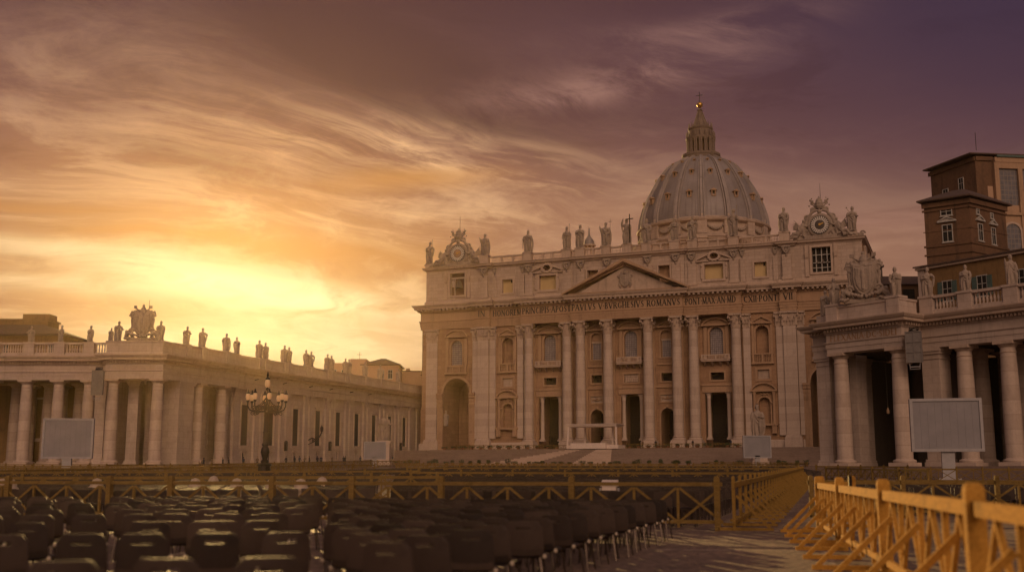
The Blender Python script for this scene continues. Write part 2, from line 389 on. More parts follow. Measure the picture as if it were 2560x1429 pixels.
    def join(s, o, fn=None):
        return_ = len(s.v); s.v += [tuple(fn(p)) if fn else p for p in o.v]
        s.f += [tuple(i + return_ for i in f) for f in o.f]; s.sm += o.sm; s.mi += o.mi; return s
    def mesh(s, name, mats):
        me = bpy.data.meshes.new(name); me.from_pydata(s.v, [], s.f)
        me.polygons.foreach_set('use_smooth', s.sm); me.polygons.foreach_set('material_index', s.mi)
        for m in (mats if isinstance(mats, (list, tuple)) else [mats]): me.materials.append(MATS[m])
        me.update()
        if any(s.sm): me.set_sharp_from_angle(angle=R(42))
        return me
def rect(x0, x1, z0, z1): return [(x0, z0), (x1, z0), (x1, z1), (x0, z1)]
def arch(xc, w, z0, z1, n=12):
    r = w / 2; zs = z1 - r
    return [(xc - r, z0), (xc + r, z0)] + [(xc + r * cos(pi * i / n), zs + r * sin(pi * i / n)) for i in range(n + 1)]
def oval(xc, zc, rx, rz, n=20): return [(xc + rx * cos(2 * pi * i / n), zc + rz * sin(2 * pi * i / n)) for i in range(n)]
def put(name, me, parent=None, loc=(0, 0, 0), rot=0., label=None):
    o = bpy.data.objects.new(name, me); COL.objects.link(o); o.location = loc; o.rotation_euler = (0, 0, rot)
    if parent: o.parent = parent
    if label: o['label'] = label
    return o
def part(name, mb, mat, parent, label=None, loc=(0, 0, 0), rot=0.):
    return put(name, mb.mesh(name, mat) if isinstance(mb, MB) else mb, parent, loc, rot, label)
def tag(o, label, cat, group=None, kind=None):
    o['label'] = label; o['category'] = cat
    if group: o['group'] = group
    if kind: o['kind'] = kind
    return o
def thing(name, label, cat, loc=(0, 0, 0), rot=0., group=None):
    o = bpy.data.objects.new(name, None); COL.objects.link(o); o.location = loc; o.rotation_euler = (0, 0, rot); o.empty_display_size = .5
    return tag(o, label, cat, group)
KIDS = {}
def dup(o, loc=None, rot=None, parent=None):
    c = o.copy(); COL.objects.link(c)
    if parent: c.parent = parent
    if loc is not None: c.location = loc
    if rot is not None: c.rotation_euler = (0, 0, rot)
    for k in o.children: dup(k, parent=c)
    return c
def remeshed(mb, name, vox, mats):
    """fuse the overlapping pieces of a sculpture into one continuous skin"""
    me = mb.mesh(name + '_raw', mats); o = bpy.data.objects.new('raw', me); COL.objects.link(o)
    m = o.modifiers.new('fuse', 'REMESH'); m.mode = 'VOXEL'; m.voxel_size = vox; m.use_smooth_shade = True
    s = o.modifiers.new('soft', 'SMOOTH'); s.factor = .4; s.iterations = 1
    dg = bpy.context.evaluated_depsgraph_get(); r = bpy.data.meshes.new_from_object(o.evaluated_get(dg)); r.name = name
    bpy.data.objects.remove(o); bpy.data.meshes.remove(me)
    return r
# ================================================================== GROUND: level near the viewer, rising gently to the church
GP = [(-300, 0), (38, 0), (70, .30), (110, .85), (160, 1.5), (205, 2.5), (235, 2.9), (275, 3.7), (320, 4.2), (4000, 4.2)]
def gz(x, y):
    for (a, za), (b, zb) in zip(GP, GP[1:]):
        if y <= b: return za + (zb - za) * max(0, (y - a)) / (b - a)
    return GP[-1][1]
def build_ground():
    ys = [-240, -100, -30] + [i * 4. for i in range(-5, 90)] + [360, 420, 490]
    xs = [-410, -330, -250] + [i * 12. for i in range(-15, 16)] + [250, 330, 410]
    b = MB(); n = len(xs)
    b.add([(x, y, gz(x, y)) for y in ys for x in xs], [(j * n + i, j * n + i + 1, (j + 1) * n + i + 1, (j + 1) * n + i) for j in range(len(ys) - 1) for i in range(n - 1)])
    o = part('ground', b, 'cobbles', None); o['kind'] = 'structure'; o['label'] = 'cobbled paving of the square'
build_ground()
# ================================================================== BASILICA (local x along the front, y into the building, z absolute height)
FAC = (26.45, 250., 0.); FROT = R(-21.98)
BAS = thing('basilica', 'pale stone domed church with columned front and attic of statues', 'church', FAC, FROT)
CA, CB, CC, CD, CE = 4.66, 11.18, 14.7, 24.1, 35.5
ORD = [(-CE, 'p'), (-CD, 'c'), (-CC, 'c'), (-CB, 'k'), (-CA, 'k'), (CA, 'k'), (CB, 'k'), (CC, 'c'), (CD, 'c'), (CE, 'p')]
def mirror_path(half): return half + [(-x, y) for x, y in reversed(half)]
ENT = mirror_path([(-52.3, 24), (-52.3, -.35), (-37.3, -.35), (-37.3, -1.3), (-33.8, -1.3), (-33.8, -.45), (-25.6, -.45), (-25.6, -1.75), (-12.95, -1.75), (-12.95, -2.55)])
def dentils(mb, path, out, dep, z0, z1, w, gap, zslope=None):
    for (ax, ay), (bx, by) in zip(path, path[1:]):
        L = math.hypot(bx - ax, by - ay)
        if L < 1.6: continue
        dx, dy = (bx - ax) / L, (by - ay) / L; nx, ny = dy, -dx; k = int(L / (w + gap))
        for i in range(k):
            t = (i + .5) * L / k; c = (ax + dx * t + nx * (out + dep / 2), ay + dy * t + ny * (out + dep / 2))
            o = len(mb.v); mb.box(-w / 2, w / 2, -dep / 2, dep / 2, z0, z1)
            mb.tf(lambda p: (c[0] + dx * p[0] - nx * p[1], c[1] + dy * p[0] - ny * p[1], p[2]), o)
# ---- entablature
b = MB()
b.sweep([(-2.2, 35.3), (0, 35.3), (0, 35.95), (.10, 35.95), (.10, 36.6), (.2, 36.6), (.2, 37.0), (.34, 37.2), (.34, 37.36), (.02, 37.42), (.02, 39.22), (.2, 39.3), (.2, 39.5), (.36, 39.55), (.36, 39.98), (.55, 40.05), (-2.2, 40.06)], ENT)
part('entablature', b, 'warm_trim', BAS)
b = MB()
b.sweep([(-2.2, 40.08), (1.25, 40.1), (1.3, 40.5), (1.42, 40.55), (1.7, 40.95), (1.75, 41.12), (-2.2, 41.4)], ENT)
dentils(b, ENT, .36, .75, 39.72, 40.07, .45, .55)
part('cornice', b, 'trim_stone', BAS)
# ---- carved letters with serifs
def lettering(mb, text, x0, x1, zb, h, y, dep=.05):
    T, t = .18, .095
    G = {'I': (.18, [(.09, 0, .09, 1, T)]), 'N': (.72, [(.08, 0, .08, 1, t), (.08, 1, .64, 0, T), (.64, 0, .64, 1, t)]),
         'H': (.72, [(.1, 0, .1, 1, T), (.62, 0, .62, 1, T), (.1, .52, .62, .52, t)]), 'M': (.86, [(.08, 0, .13, 1, t), (.13, 1, .43, .05, T), (.43, .05, .73, 1, t), (.73, 1, .78, 0, T)]),
         'R': (.62, [(.1, 0, .1, 1, T), (.1, .97, .4, .97, t), (.4, .97, .5, .75, T * .8), (.5, .75, .4, .5, T * .8), (.4, .5, .1, .5, t), (.3, .5, .6, 0, T)]),
         'P': (.52, [(.1, 0, .1, 1, T), (.1, .97, .38, .97, t), (.38, .97, .47, .73, T * .8), (.47, .73, .38, .47, T * .8), (.38, .47, .1, .47, t)]),
         'E': (.48, [(.1, 0, .1, 1, T), (.1, .97, .44, .97, t), (.1, .52, .38, .52, t), (.1, .03, .45, .03, t)]), 'F': (.46, [(.1, 0, .1, 1, T), (.1, .97, .44, .97, t), (.1, .52, .38, .52, t)]),
         'L': (.48, [(.1, 0, .1, 1, T), (.1, .03, .45, .03, t)]), 'T': (.62, [(.31, 0, .31, 1, T), (.02, .97, .6, .97, t)]),
         'A': (.72, [(.04, 0, .36, 1, t), (.36, 1, .68, 0, T), (.16, .36, .54, .36, t)]), 'V': (.72, [(.04, 1, .36, 0, T), (.36, 0, .68, 1, t)]),
         'X': (.70, [(.06, 1, .64, 0, T), (.06, 0, .64, 1, t)]), 'Y': (.68, [(.04, 1, .34, .5, T), (.34, .5, .64, 1, t), (.34, .5, .34, 0, T)]),
         'D': (.72, [(.1, 0, .1, 1, T), (.1, .97, .38, .97, t), (.38, .97, .62, .72, T * .8), (.62, .72, .62, .28, T), (.62, .28, .38, .03, T * .8), (.38, .03, .1, .03, t)]),
         'B': (.56, [(.1, 0, .1, 1, T), (.1, .97, .36, .97, t), (.36, .97, .44, .76, T * .8), (.44, .76, .34, .53, T * .8), (.34, .53, .1, .53, t), (.34, .53, .5, .28, T * .8), (.5, .28, .38, .03, T * .8), (.38, .03, .1, .03, t)]),
         'S': (.50, [(.44, .84, .28, .97, t), (.28, .97, .1, .86, T * .7), (.1, .86, .12, .64, T * .8), (.12, .64, .38, .40, T), (.38, .40, .42, .18, T * .8), (.42, .18, .26, .03, t), (.26, .03, .06, .14, t)]),
         'C': (.68, [(.62, .82, .42, .97, t), (.42, .97, .18, .82, T * .7), (.18, .82, .1, .5, T), (.1, .5, .18, .18, T), (.18, .18, .42, .03, T * .7), (.42, .03, .62, .16, t)]),
         'G': (.70, [(.62, .82, .42, .97, t), (.42, .97, .18, .82, T * .7), (.18, .82, .1, .5, T), (.1, .5, .18, .18, T), (.18, .18, .42, .03, T * .7), (.42, .03, .6, .12, t), (.6, .08, .6, .44, T)]),
         '.': (.16, [(.08, .44, .08, .60, .14)]), ' ': (.26, []), 'J': (.3, [(.15, .1, .15, 1, T)])}
    G['O'] = (.78, [(.39 + .31 * cos(2 * pi * i / 10), .5 + .47 * sin(2 * pi * i / 10), .39 + .31 * cos(2 * pi * (i + 1) / 10), .5 + .47 * sin(2 * pi * (i + 1) / 10), t + (T - t) * abs(cos(2 * pi * (i + .5) / 10))) for i in range(10)])
    G['U'] = G['V']
    gap = .14; tot = sum(G[c][0] + gap for c in text) - gap; sx = (x1 - x0) / (tot * h); cx = x0
    for ch in text:
        w, st = G[ch]
        for ax, az, bx, bz, th in st:
            p, q = Vector((cx + ax * h * sx, 0, zb + az * h)), Vector((cx + bx * h * sx, 0, zb + bz * h))
            mb.bar((p.x, y - dep / 2, p.z), (q.x, y - dep / 2, q.z), th * h * sx ** .5, dep, (0, -1, 0))
            for (u, z) in ((ax, az), (bx, bz)):
                if ch != '.' and z in (0, 1): mb.box(cx + (u * h - .13 * h) * sx, cx + (u * h + .13 * h) * sx, y - dep, y, zb + z * h - .025 * h - .0, zb + z * h + .025 * h)
        cx += (w + gap) * h * sx
for t, x0, x1, y in (('IN', -36.6, -34.9, -1.32), ('HONOREM', -33.2, -26.0, -.47), ('PRINCIPIS.APOST', -25.2, -13.3, -1.77), ('PAVLVS V.BVRGHESIVS ROMANVS', -12.75, 12.4, -2.57),
                     ('.PONT.MAX.AN.MD', 13.1, 24.5, -1.77), ('CXII.PONT', 26.0, 33.2, -.47), ('VII', 34.6, 36.5, -1.32)):
    b = MB(); lettering(b, t, x0, x1, 37.66, 1.38, y); part('inscription', b, 'dark_letter', BAS)
# ---- lower wall, bay by bay, with its openings
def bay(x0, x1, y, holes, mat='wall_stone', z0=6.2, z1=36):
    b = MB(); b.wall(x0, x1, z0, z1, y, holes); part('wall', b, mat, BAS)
def surround(mb, loop_in, grow, y, d=.25, back=None):
    xs = [p[0] for p in loop_in]; zs = [p[1] for p in loop_in]; cx = (min(xs) + max(xs)) / 2; cz = (min(zs) + max(zs)) / 2
    fx = (max(xs) - cx + grow) / (max(xs) - cx); fz = (max(zs) - cz + grow) / (max(zs) - cz)
    mb.frame(loop_in, [(cx + (x - cx) * fx, cz + (z - cz) * fz) for x, z in loop_in], y - d, y + .02 if back is None else back)
def gable(mb, xc, w, z, h, y, d, kind, t=.32):
    """small pediment over an opening: triangular or segmental, with its cornice"""
    hw = w / 2
    if kind == 'tri': top = [(xc + hw, z + .05), (xc, z + h), (xc - hw, z + .05)]
    else:
        rr = (hw * hw + h * h) / (2 * h); a = math.asin(min(1, hw / rr)); cz = z + h - rr
        top = [(xc + rr * sin(a - 2 * a * i / 14), cz + rr * cos(a - 2 * a * i / 14)) for i in range(15)]
    inn = [(xc + (x - xc) * (1 - 1.6 * t / w * 1.2), z + (zz - z) * (1 - t * 1.25 / h)) for x, zz in top]
    n = len(top)
    vs = [(x, y - d, zz) for x, zz in top] + [(x, y - d, zz) for x, zz in inn] + [(x, y + .02, zz) for x, zz in top] + [(x, y + .02, zz) for x, zz in inn]
    fs = []
    for i in range(n - 1):
        k = i + 1; fs += [(i, k, n + k, n + i), (k, i, 2 * n + i, 2 * n + k), (n + i, n + k, 3 * n + k, 3 * n + i)]
    fs += [(0, n, 3 * n, 2 * n), (n - 1, 2 * n - 1, 4 * n - 1, 3 * n - 1)]
    mb.add(vs, fs); mb.box(xc - hw, xc + hw, y - d * 1.04, y + .02, z - t, z + .04)
    mb.plate([(x, max(zz, z + .041)) for x, zz in reversed(inn)] , y - d * .3, y + .015)
def window(loop, y, mat, grow=.4, d=.25, dep=.5, frame_mat='warm_trim', name='window', glaze=True):
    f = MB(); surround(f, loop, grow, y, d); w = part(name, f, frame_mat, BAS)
    if glaze:
        g = MB(); g.panel(loop, y + dep); part('pane' if 'glass' in mat else 'panel', g, mat, w)
    return w
def balusters(mb, x0, x1, y, z0, z1, n, r=.11, seg=6):
    h = z1 - z0
    for i in range(n):
        x = x0 + (x1 - x0) * (i + .5) / n
        mb.lathe([(r * .8, 0), (r * .8, h * .08), (r * .45, h * .14), (r, h * .38), (r * .42, h * .72), (r * .8, h * .92), (r * .8, h)], seg, (x, y, z0))
def balcony(xc, w, z0, z1, y, proj):
    b = MB(); hw = w / 2; yf = y - proj
    b.box(xc - hw, xc + hw, yf, y + .1, z0 + .45, z0 + .8); b.box(xc - hw - .15, xc + hw + .15, yf - .15, y + .1, z0 + .8, z0 + .98)
    b.box(xc - hw, xc + hw, yf + .02, yf + .3, z1 - .22, z1)
    for s in (-1, 1):
        b.box(xc + s * hw - (.3 if s > 0 else 0), xc + s * hw + (.3 if s < 0 else 0), yf + .03, yf + .32, z0 + .98, z1 - .22); b.box(xc + s * (hw - .14) - .12, xc + s * (hw - .14) + .12, yf + .3, y, z1 - .22, z1 - .02)
    for t in (-.36, 0, .36): b.box(xc + t * w - .18, xc + t * w + .18, yf + .04, yf + .3, z0 + .98, z1 - .22)
    balusters(b, xc - hw + .3, xc + hw - .3, yf + .16, z0 + .98, z1 - .22, int(w * 2.6), .12)
    for t in (-.40, -.14, .14, .40):      # brackets under the slab
        b.loft([[(xc + t * w - .2, y, z0 - .5), (xc + t * w + .2, y, z0 - .5), (xc + t * w + .2, y - .2, z0 - .45), (xc + t * w - .2, y - .2, z0 - .45)], [(xc + t * w - .2, y, z0 + .44), (xc + t * w + .2, y, z0 + .44), (xc + t * w + .2, yf + .1, z0 + .44), (xc + t * w - .2, yf + .1, z0 + .44)]], smooth=False)
    part('balcony', b, 'trim_stone', BAS)
def doorway(loop, y, dep, name='doorway'):
    b = MB(); b.panel(loop, y + dep); x0 = min(p[0] for p in loop); x1 = max(p[0] for p in loop); z0 = min(p[1] for p in loop); z1 = max(p[1] for p in loop)
    xc = (x0 + x1) / 2; g = (x1 - x0) * .42; zt = z0 + (z1 - z0) * .62
    for k in (-1, 1):
        for j in range(4):
            za = z0 + .3 + (zt - z0 - .4) * j / 4; b.box(xc + (k * g * .5) - g * .4, xc + (k * g * .5) + g * .4, y + dep - .12, y + dep - .002, za, za + (zt - z0 - .4) / 4 - .25)
    b.box(x0 + .1, x1 - .1, y + dep - .3, y + dep - .004, zt, zt + .35); b.box(xc - .07, xc + .07, y + dep - .2, y + dep - .003, z0, zt)
    d = part(name, b, 'door_bronze', BAS)
    i = MB()
    for k in range(9): i.tube([(x0 + .2 + (x1 - x0 - .4) * k / 8, y + dep - .9, z0), (x0 + .2 + (x1 - x0 - .4) * k / 8, y + dep - .9, z0 + 3.4)], .045, 5)
    i.box(x0 + .1, x1 - .1, y + dep - .95, y + dep - .85, z0 + 3.3, z0 + 3.45); part('gate_grille', i, 'iron', d)
def festoon(mb, xc, zc, w, y):
    for k in range(9):
        t = k / 8 * 2 - 1; mb.ball((xc + t * w / 2, y, zc - .32 * (1 - t * t) + .2), .15 + .05 * (1 - t * t), 6)
    mb.ball((xc, y, zc + .25), .28, 8); mb.tube([(xc - w / 2, y, zc + .25), (xc - w / 2 - .05, y, zc - .35)], .1, 5); mb.tube([(xc + w / 2, y, zc + .25), (xc + w / 2 + .05, y, zc - .35)], .1, 5)
WY = 1.15
for s in (-1, 1):                                            # end bays under the clocks
    xc = s * 42.75; ar = arch(xc, 6.8, 6.2, 23.3, 18); wi = arch(xc, 3.0, 26.3, 32.4)
    x0, x1 = sorted((s * 52.0, s * 34.2)); bay(x0, x1, 0, [(ar, 9), (wi, .7)])
    b = MB(); b.panel(ar, 9.); part('passage', b, 'wall_stone', BAS)
    b = MB()
    r0 = [(x, z) for x, z in arch(xc, 6.8, 19.9, 23.3, 18)[2:]]; r1 = [(xc + (x - xc) * 1.16, 19.9 + (z - 19.9) * 1.16) for x, z in r0]
    n = len(r0); b.add([(x, -.3, z) for x, z in r0] + [(x, -.3, z) for x, z in r1] + [(x, .02, z) for x, z in r0] + [(x, .02, z) for x, z in r1],
                       [f for i in range(n - 1) for f in ((i, i + 1, n + i + 1, n + i), (i + 1, i, 2 * n + i, 2 * n + i + 1), (n + i, n + i + 1, 3 * n + i + 1, 3 * n + i))])
    for k in (-1, 1):
        xa = xc + k * 3.4; b.box(min(xa, xa + k * 1.5), max(xa, xa + k * 1.5), -.45, .03, 6.2, 17.6)
        b.sweep([(-.5, 17.6), (.0, 17.6), (.08, 17.9), (.08, 18.5), (.3, 18.7), (.3, 19.1), (.5, 19.4), (.5, 19.85), (-.5, 19.9)], [(min(xa, xa + k * 1.6), -.45), (max(xa, xa + k * 1.6), -.45)])
        b.sweep([(-.5, 16.2), (.05, 16.2), (.25, 16.9), (.3, 17.3), (-.5, 17.4)], [(min(xa, xa + k * 1.5), -.45), (max(xa, xa + k * 1.5), -.45)])
    part('arch_surround', b, 'warm_trim', BAS)
    w = window(wi, 0, 'leaded_glass', .35, .22, .6)
    b = MB(); gable(b, xc, 5.9, 33.4, 1.6, 0, .8, 'seg')
    for k in (-1, 1): b.box(xc + k * 2.45 - .35, xc + k * 2.45 + .35, -.35, .02, 26.5, 33.1)
    part('window_surround', b, 'warm_trim', BAS); b = MB()
    b.box(xc - 2.9, xc + 2.9, -.75, .02, 24.3, 24.75); b.box(xc - 2.75, xc + 2.75, -.62, .0, 26.1, 26.45); balusters(b, xc - 2.3, xc + 2.3, -.45, 24.75, 26.1, 13, .13)
    for k in (-1, -.35, .35, 1): b.box(xc + k * 2.5 - .2, xc + k * 2.5 + .2, -.6, .0, 24.75, 26.1)
    part('balustrade', b, 'warm_trim', BAS)
    # niche bays
    xc = s * 29.6; up = arch(xc, 2.75, 26.3, 32.5); pn = rect(xc - 1.25, xc + 1.25, 21.0, 23.0); lo = arch(xc, 2.45, 11.2, 17.1)
    x0, x1 = sorted((s * 34.2, s * 25.2)); bay(x0, x1, 0.05, [(up, 1.4), (pn, .35), (lo, 1.1)])
    window(up, .05, 'wall_stone', .35, .2, 1.4, name='niche'); window(pn, .05, 'attic_stone', .5, .22, .35, name='framed_panel'); window(lo, .05, 'wall_stone', .3, .2, 1.1, name='niche')
    b = MB(); gable(b, xc, 4.6, 33.2, 1.5, .05, .7, 'tri')
    for k in (-1, 1): b.box(xc + k * 2.0 - .25, xc + k * 2.0 + .25, -.25, .06, 26.4, 32.9)
    part('niche_surround', b, 'warm_trim', BAS); b = MB()
    b.box(xc - 2.45, xc + 2.45, -.55, .06, 24.2, 24.6); b.box(xc - 2.35, xc + 2.35, -.45, .06, 26.2, 26.5)
    for k in (-1, 0, 1): b.box(xc + k * 2.0 - .22, xc + k * 2.0 + .22, -.4, .04, 24.6, 26.2)
    balusters(b, xc - 1.7, xc + 1.7, -.2, 24.6, 26.2, 9, .12)
    part('balustrade', b, 'warm_trim', BAS); b = MB()
    gable(b, xc, 5.6, 18.6, 1.75, .05, .95, 'seg')
    for k in (-1, 1):
        b.lathe([(.42, 0), (.42, .25), (.33, .4), (.30, 6.0), (.36, 6.2), (.45, 6.7)], 10, (xc + k * 2.05, -.45, 11.5)); b.box(xc + k * 2.05 - .5, xc + k * 2.05 + .5, -.95, .06, 9.4, 11.05); b.ball((xc + k * 1.55, -.2, 15.9), .3, 6)
    b.box(xc - 2.75, xc + 2.75, -1.1, .05, 11.06, 11.49); festoon(b, xc, 17.75, 1.6, -.12)
    part('niche_surround', b, 'warm_trim', BAS)
    # broad bays with balconies
    xc = s * 19.45; gl = arch(xc, 3.0, 26.6, 32.8); pn = rect(xc - 1.48, xc + 1.48, 21.2, 22.85); dr = rect(xc - 2.9, xc + 2.9, 6.2, 18.5)
    x0, x1 = sorted((s * 25.2, s * 13.4)); bay(x0, x1, WY, [(gl, .7), (pn, 1.6), (dr, 7.5)])
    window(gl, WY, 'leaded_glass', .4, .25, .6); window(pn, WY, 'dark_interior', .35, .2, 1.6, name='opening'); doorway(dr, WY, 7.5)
    b = MB(); gable(b, xc, 6.2, 33.35, 1.6, WY, 1.0, 'seg')
    for k in (-1, 1): b.box(xc + k * 2.4 - .4, xc + k * 2.4 + .4, WY - .4, WY + .02, 26.6, 33.0)
    part('window_surround', b, 'warm_trim', BAS); b = MB()
    b.box(xc - 3.4, xc + 3.4, WY - .3, WY + .02, 18.5, 19.9); b.box(xc - 3.5, xc + 3.5, WY - .5, WY + .03, 19.9, 20.35)
    part('lintel', b, 'warm_trim', BAS); balcony(xc, 6.3, 24.7, 26.65, WY, 1.7)
    # narrow bays
    xc = s * 8.15; gl = arch(xc, 2.45, 26.6, 32.7); pn = rect(xc - 1.22, xc + 1.22, 21.3, 23.1); dr = arch(xc, 3.0, 6.2, 15.3); rl = rect(xc - 1.5, xc + 1.5, 16.8, 18.3)
    x0, x1 = sorted((s * 13.4, s * 2.95)); x0, x1 = (x0, -2.95) if s < 0 else (2.95, x1)
    bay(x0, x1, WY + .01, [(gl, .8), (pn, 1.6), (dr, 7.5), (rl, .25)])
    w = window(gl, WY, 'warm_trim', .3, .22, .75)
    g = MB(); g.box(xc - 1.0, xc + 1.0, WY + .55, WY + .7, 26.6, 30.4); part('pane', g, 'leaded_glass', w)
    g = MB(); g.box(xc - 1.22, xc + 1.22, WY + .35, WY + .72, 30.4, 30.75); part('transom', g, 'trim_stone', w)
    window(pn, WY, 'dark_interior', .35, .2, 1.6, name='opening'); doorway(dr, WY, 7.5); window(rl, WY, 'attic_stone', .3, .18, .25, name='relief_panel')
    b = MB(); festoon(b, xc, 17.5, 2.2, WY + .1); part('festoon', b, 'warm_trim', BAS); b = MB(); gable(b, xc, 4.3, 33.5, 1.25, WY, .8, 'tri')
    part('window_pediment', b, 'warm_trim', BAS); b = MB()
    b.box(xc - 2.0, xc + 2.0, WY - .3, WY + .02, 24.9, 25.25); b.box(xc - 1.7, xc + 1.7, WY - .3, WY, 26.4, 26.6); balusters(b, xc - 1.6, xc + 1.6, WY - .14, 25.25, 26.4, 10, .11)
    part('balustrade', b, 'warm_trim', BAS); b = MB()
    surround(b, dr, .35, WY, .22); b.ball((xc, WY - .2, 15.6), .35, 8); part('door_surround', b, 'warm_trim', BAS); b = MB(); b.box(xc - 2.6, xc + 2.6, WY - .3, WY + .02, 19.85, 20.35)
    part('string_course', b, 'warm_trim', BAS)
gl = arch(0, 3.0, 26.8, 32.9); rl = rect(-1.65, 1.65, 21.2, 23.1); dr = rect(-2.55, 2.55, 6.2, 18.6)
bay(-2.95, 2.95, WY, [(gl, .7), (rl, .3), (dr, 7.5)])
window(gl, WY, 'leaded_glass', .4, .25, .6); window(rl, WY, 'attic_stone', .38, .25, .3, name='relief_panel'); doorway(dr, WY, 7.5)
b = MB(); gable(b, 0, 6.0, 33.5, 1.6, WY, 1.0, 'seg')
for k in (-1, 1): b.box(k * 2.3 - .35, k * 2.3 + .35, WY - .4, WY + .02, 26.8, 33.1)
part('window_surround', b, 'warm_trim', BAS); b = MB(); b.box(-2.95, 2.95, WY - .3, WY + .02, 18.6, 19.9); b.box(-2.95, 2.95, WY - .5, WY + .03, 19.9, 20.35)
part('lintel', b, 'warm_trim', BAS); balcony(0, 5.8, 24.75, 26.8, WY, 1.9)
b = MB()
for i, x in enumerate((-1.3, -.85, -.45, .05, .5, .95, 1.3)):    # little relief figures in the panel
    b.tube([(x, WY + .15, 21.35), (x + .05, WY + .08, 21.9), (x - .02, WY + .08, 22.4)], [.2, .22, .13], 6); b.ball((x, WY + .06, 22.6), .13, 6)
    b.tube([(x, WY + .05, 22.25), (x + .35 * (-1) ** i, WY + .05, 22.1)], .07, 5)
part('relief_carving', b, 'trim_stone', BAS)
# small door columns
dc = MB(); dc.box(-.62, .62, -.62, .62, 0, .35); dc.lathe([(.58, .35), (.6, .5), (.5, .7), (.46, .8), (.42, 8.9), (.5, 9.0), (.46, 9.1), (.5, 9.5), (.66, 9.95)], 14); dc.box(-.68, .68, -.68, .68, 9.95, 10.2)
dcm = dc.mesh('door_column', 'column_stone')
for xc, h in ((-19.45, 2.2), (19.45, 2.2), (0, 2.05)):
    for k in (-1, 1): put('door_column', dcm, BAS, (xc + k * h, WY + .75, 8.3))
# ---- giant order
def corinthian(rc, h=3.25, square=False):
    b = MB(); n = 4 if square else 16
    if square: b.box(-rc, rc, -.5, .6, 0, .22); b.loft([[(-rc * .96, -.42, .22), (rc * .96, -.42, .22), (rc * .96, .6, .22), (-rc * .96, .6, .22)], [(-rc * 1.12, -.62, h * .86), (rc * 1.12, -.62, h * .86), (rc * 1.12, .6, h * .86), (-rc * 1.12, .6, h * .86)]], smooth=False)
    else: b.lathe([(rc * 1.06, 0), (rc * 1.1, .1), (rc * 1.0, .22), (rc * .95, h * .4), (rc * 1.02, h * .7), (rc * 1.25, h * .87)], 18)
    def leaf(x, y, nx, ny, z, hh, w, out):
        tx, ty = -ny, nx; rings = []
        for t, o, ww, dz in ((0, .02, 1., 0), (.4, .05, 1.08, .42), (.75, .16, .95, .78), (.97, .36, .7, .98), (1, .52, .42, .92), (.9, .56, .2, .76)):
            cx, cy = x + nx * o * out, y + ny * o * out; zz = z + dz * hh
            rings.append([(cx - tx * w * ww, cy - ty * w * ww, zz), (cx + nx * .1, cy + ny * .1, zz + .02), (cx + tx * w * ww, cy + ty * w * ww, zz), (cx - nx * .14, cy - ny * .14, zz)])
        b.loft(rings)
    if square:
        for row, (z, hh, c) in enumerate(((.2, 1.1, 4), (.2, 2.0, 3))):
            for i in range(c):
                t = (i + .5) / c * 2 - 1 if row == 0 else (i / (c - 1)) * 2 - 1
                leaf(t * rc * .95, -.45, 0, -1, z, hh, rc / c * .8, 1.0)
        for k in (-1, 1):
            for yy in (0, .3): leaf(k * rc, yy, k, 0, .2, 1.6, .2, 1.)
    else:
        for row, (z, hh, ph) in enumerate(((.2, 1.1, 0), (.2, 2.0, .5))):
            for i in range(8):
                a = 2 * pi * (i + ph) / 8; leaf(rc * .97 * cos(a), rc * .97 * sin(a), cos(a), sin(a), z, hh, rc * .26, 1.)
    e = rc * 1.5; yb = (-.95, .6) if square else (-e, e)
    for sx in (-1, 1):
        for sy in ((-1,) if square else (-1, 1)):
            x, y = sx * rc * 1.22, (-.72 if square else sy * rc * 1.22)
            b.tube([(x * .72, y * .72, h * .55), (x * .95, y * .95, h * .74), (x * 1.16, y * 1.16, h * .80), (x * 1.2, y * 1.2, h * .70), (x * 1.08, y * 1.08, h * .66)], [.14, .17, .19, .17, .1], 6)
    # hollow-sided abacus
    out = []
    if square: out = [(-rc * 1.4, -.95), (rc * 1.4, -.95), (rc * 1.4, .6), (-rc * 1.4, .6)]
    else:
        for q in range(4):
            a = q * pi / 2 + pi / 4
            for t in (-.12, .12): out.append((e * 1.26 * cos(a + t), e * 1.26 * sin(a + t)))
            m = a + pi / 4; out.append((e * .88 * cos(m), e * .88 * sin(m)))
    b.loft([[(x, y, h * .87) for x, y in out], [(x * 1.03, y * 1.03, h * .92) for x, y in out], [(x * 1.06, y * 1.06, h) for x, y in out]], smooth=False)
    b.ball((0, -.98 if square else -e * .9, h * .92), .22, 6)
    return b.mesh('capital', 'trim_stone')
RC = 1.13
sh = MB(); sh.lathe([(RC * 1.0, 0), (RC * 1.0, .3)] + [(RC * (1 - .13 * (max(0, t - .25) / .75) ** 1.6), .3 + t * 22.7) for t in [i / 12 for i in range(13)]], 24)
shm = sh.mesh('column_shaft', 'drum_stone')
ba = MB(); ba.box(-1.62, 1.62, -1.62, 1.62, -2.4, -1.15); ba.box(-1.5, 1.5, -1.5, 1.5, -1.149, -.8); ba.lathe([(1.48, -.8), (1.56, -.62), (1.48, -.45), (1.3, -.38), (1.24, -.28), (1.34, -.2), (1.38, -.1), (1.28, 0.), (1.16, .04)], 24)
bam = ba.mesh('column_base', 'column_stone'); cpm = corinthian(RC * .87)
first = None
for x, k in ORD:
    if k == 'p': continue
    y = -.62 if k == 'c' else -1.42
    c = put('column', shm, BAS, (x, y, 9.0)); put('base', bam, c); put('capital', cpm, c, (0, 0, 22.98))
    b = MB(); b.box(x - 1.0, x + 1.0, WY - .45, WY + .02, 8.0, 32.3); part('wall_pilaster', b, 'warm_trim', BAS)
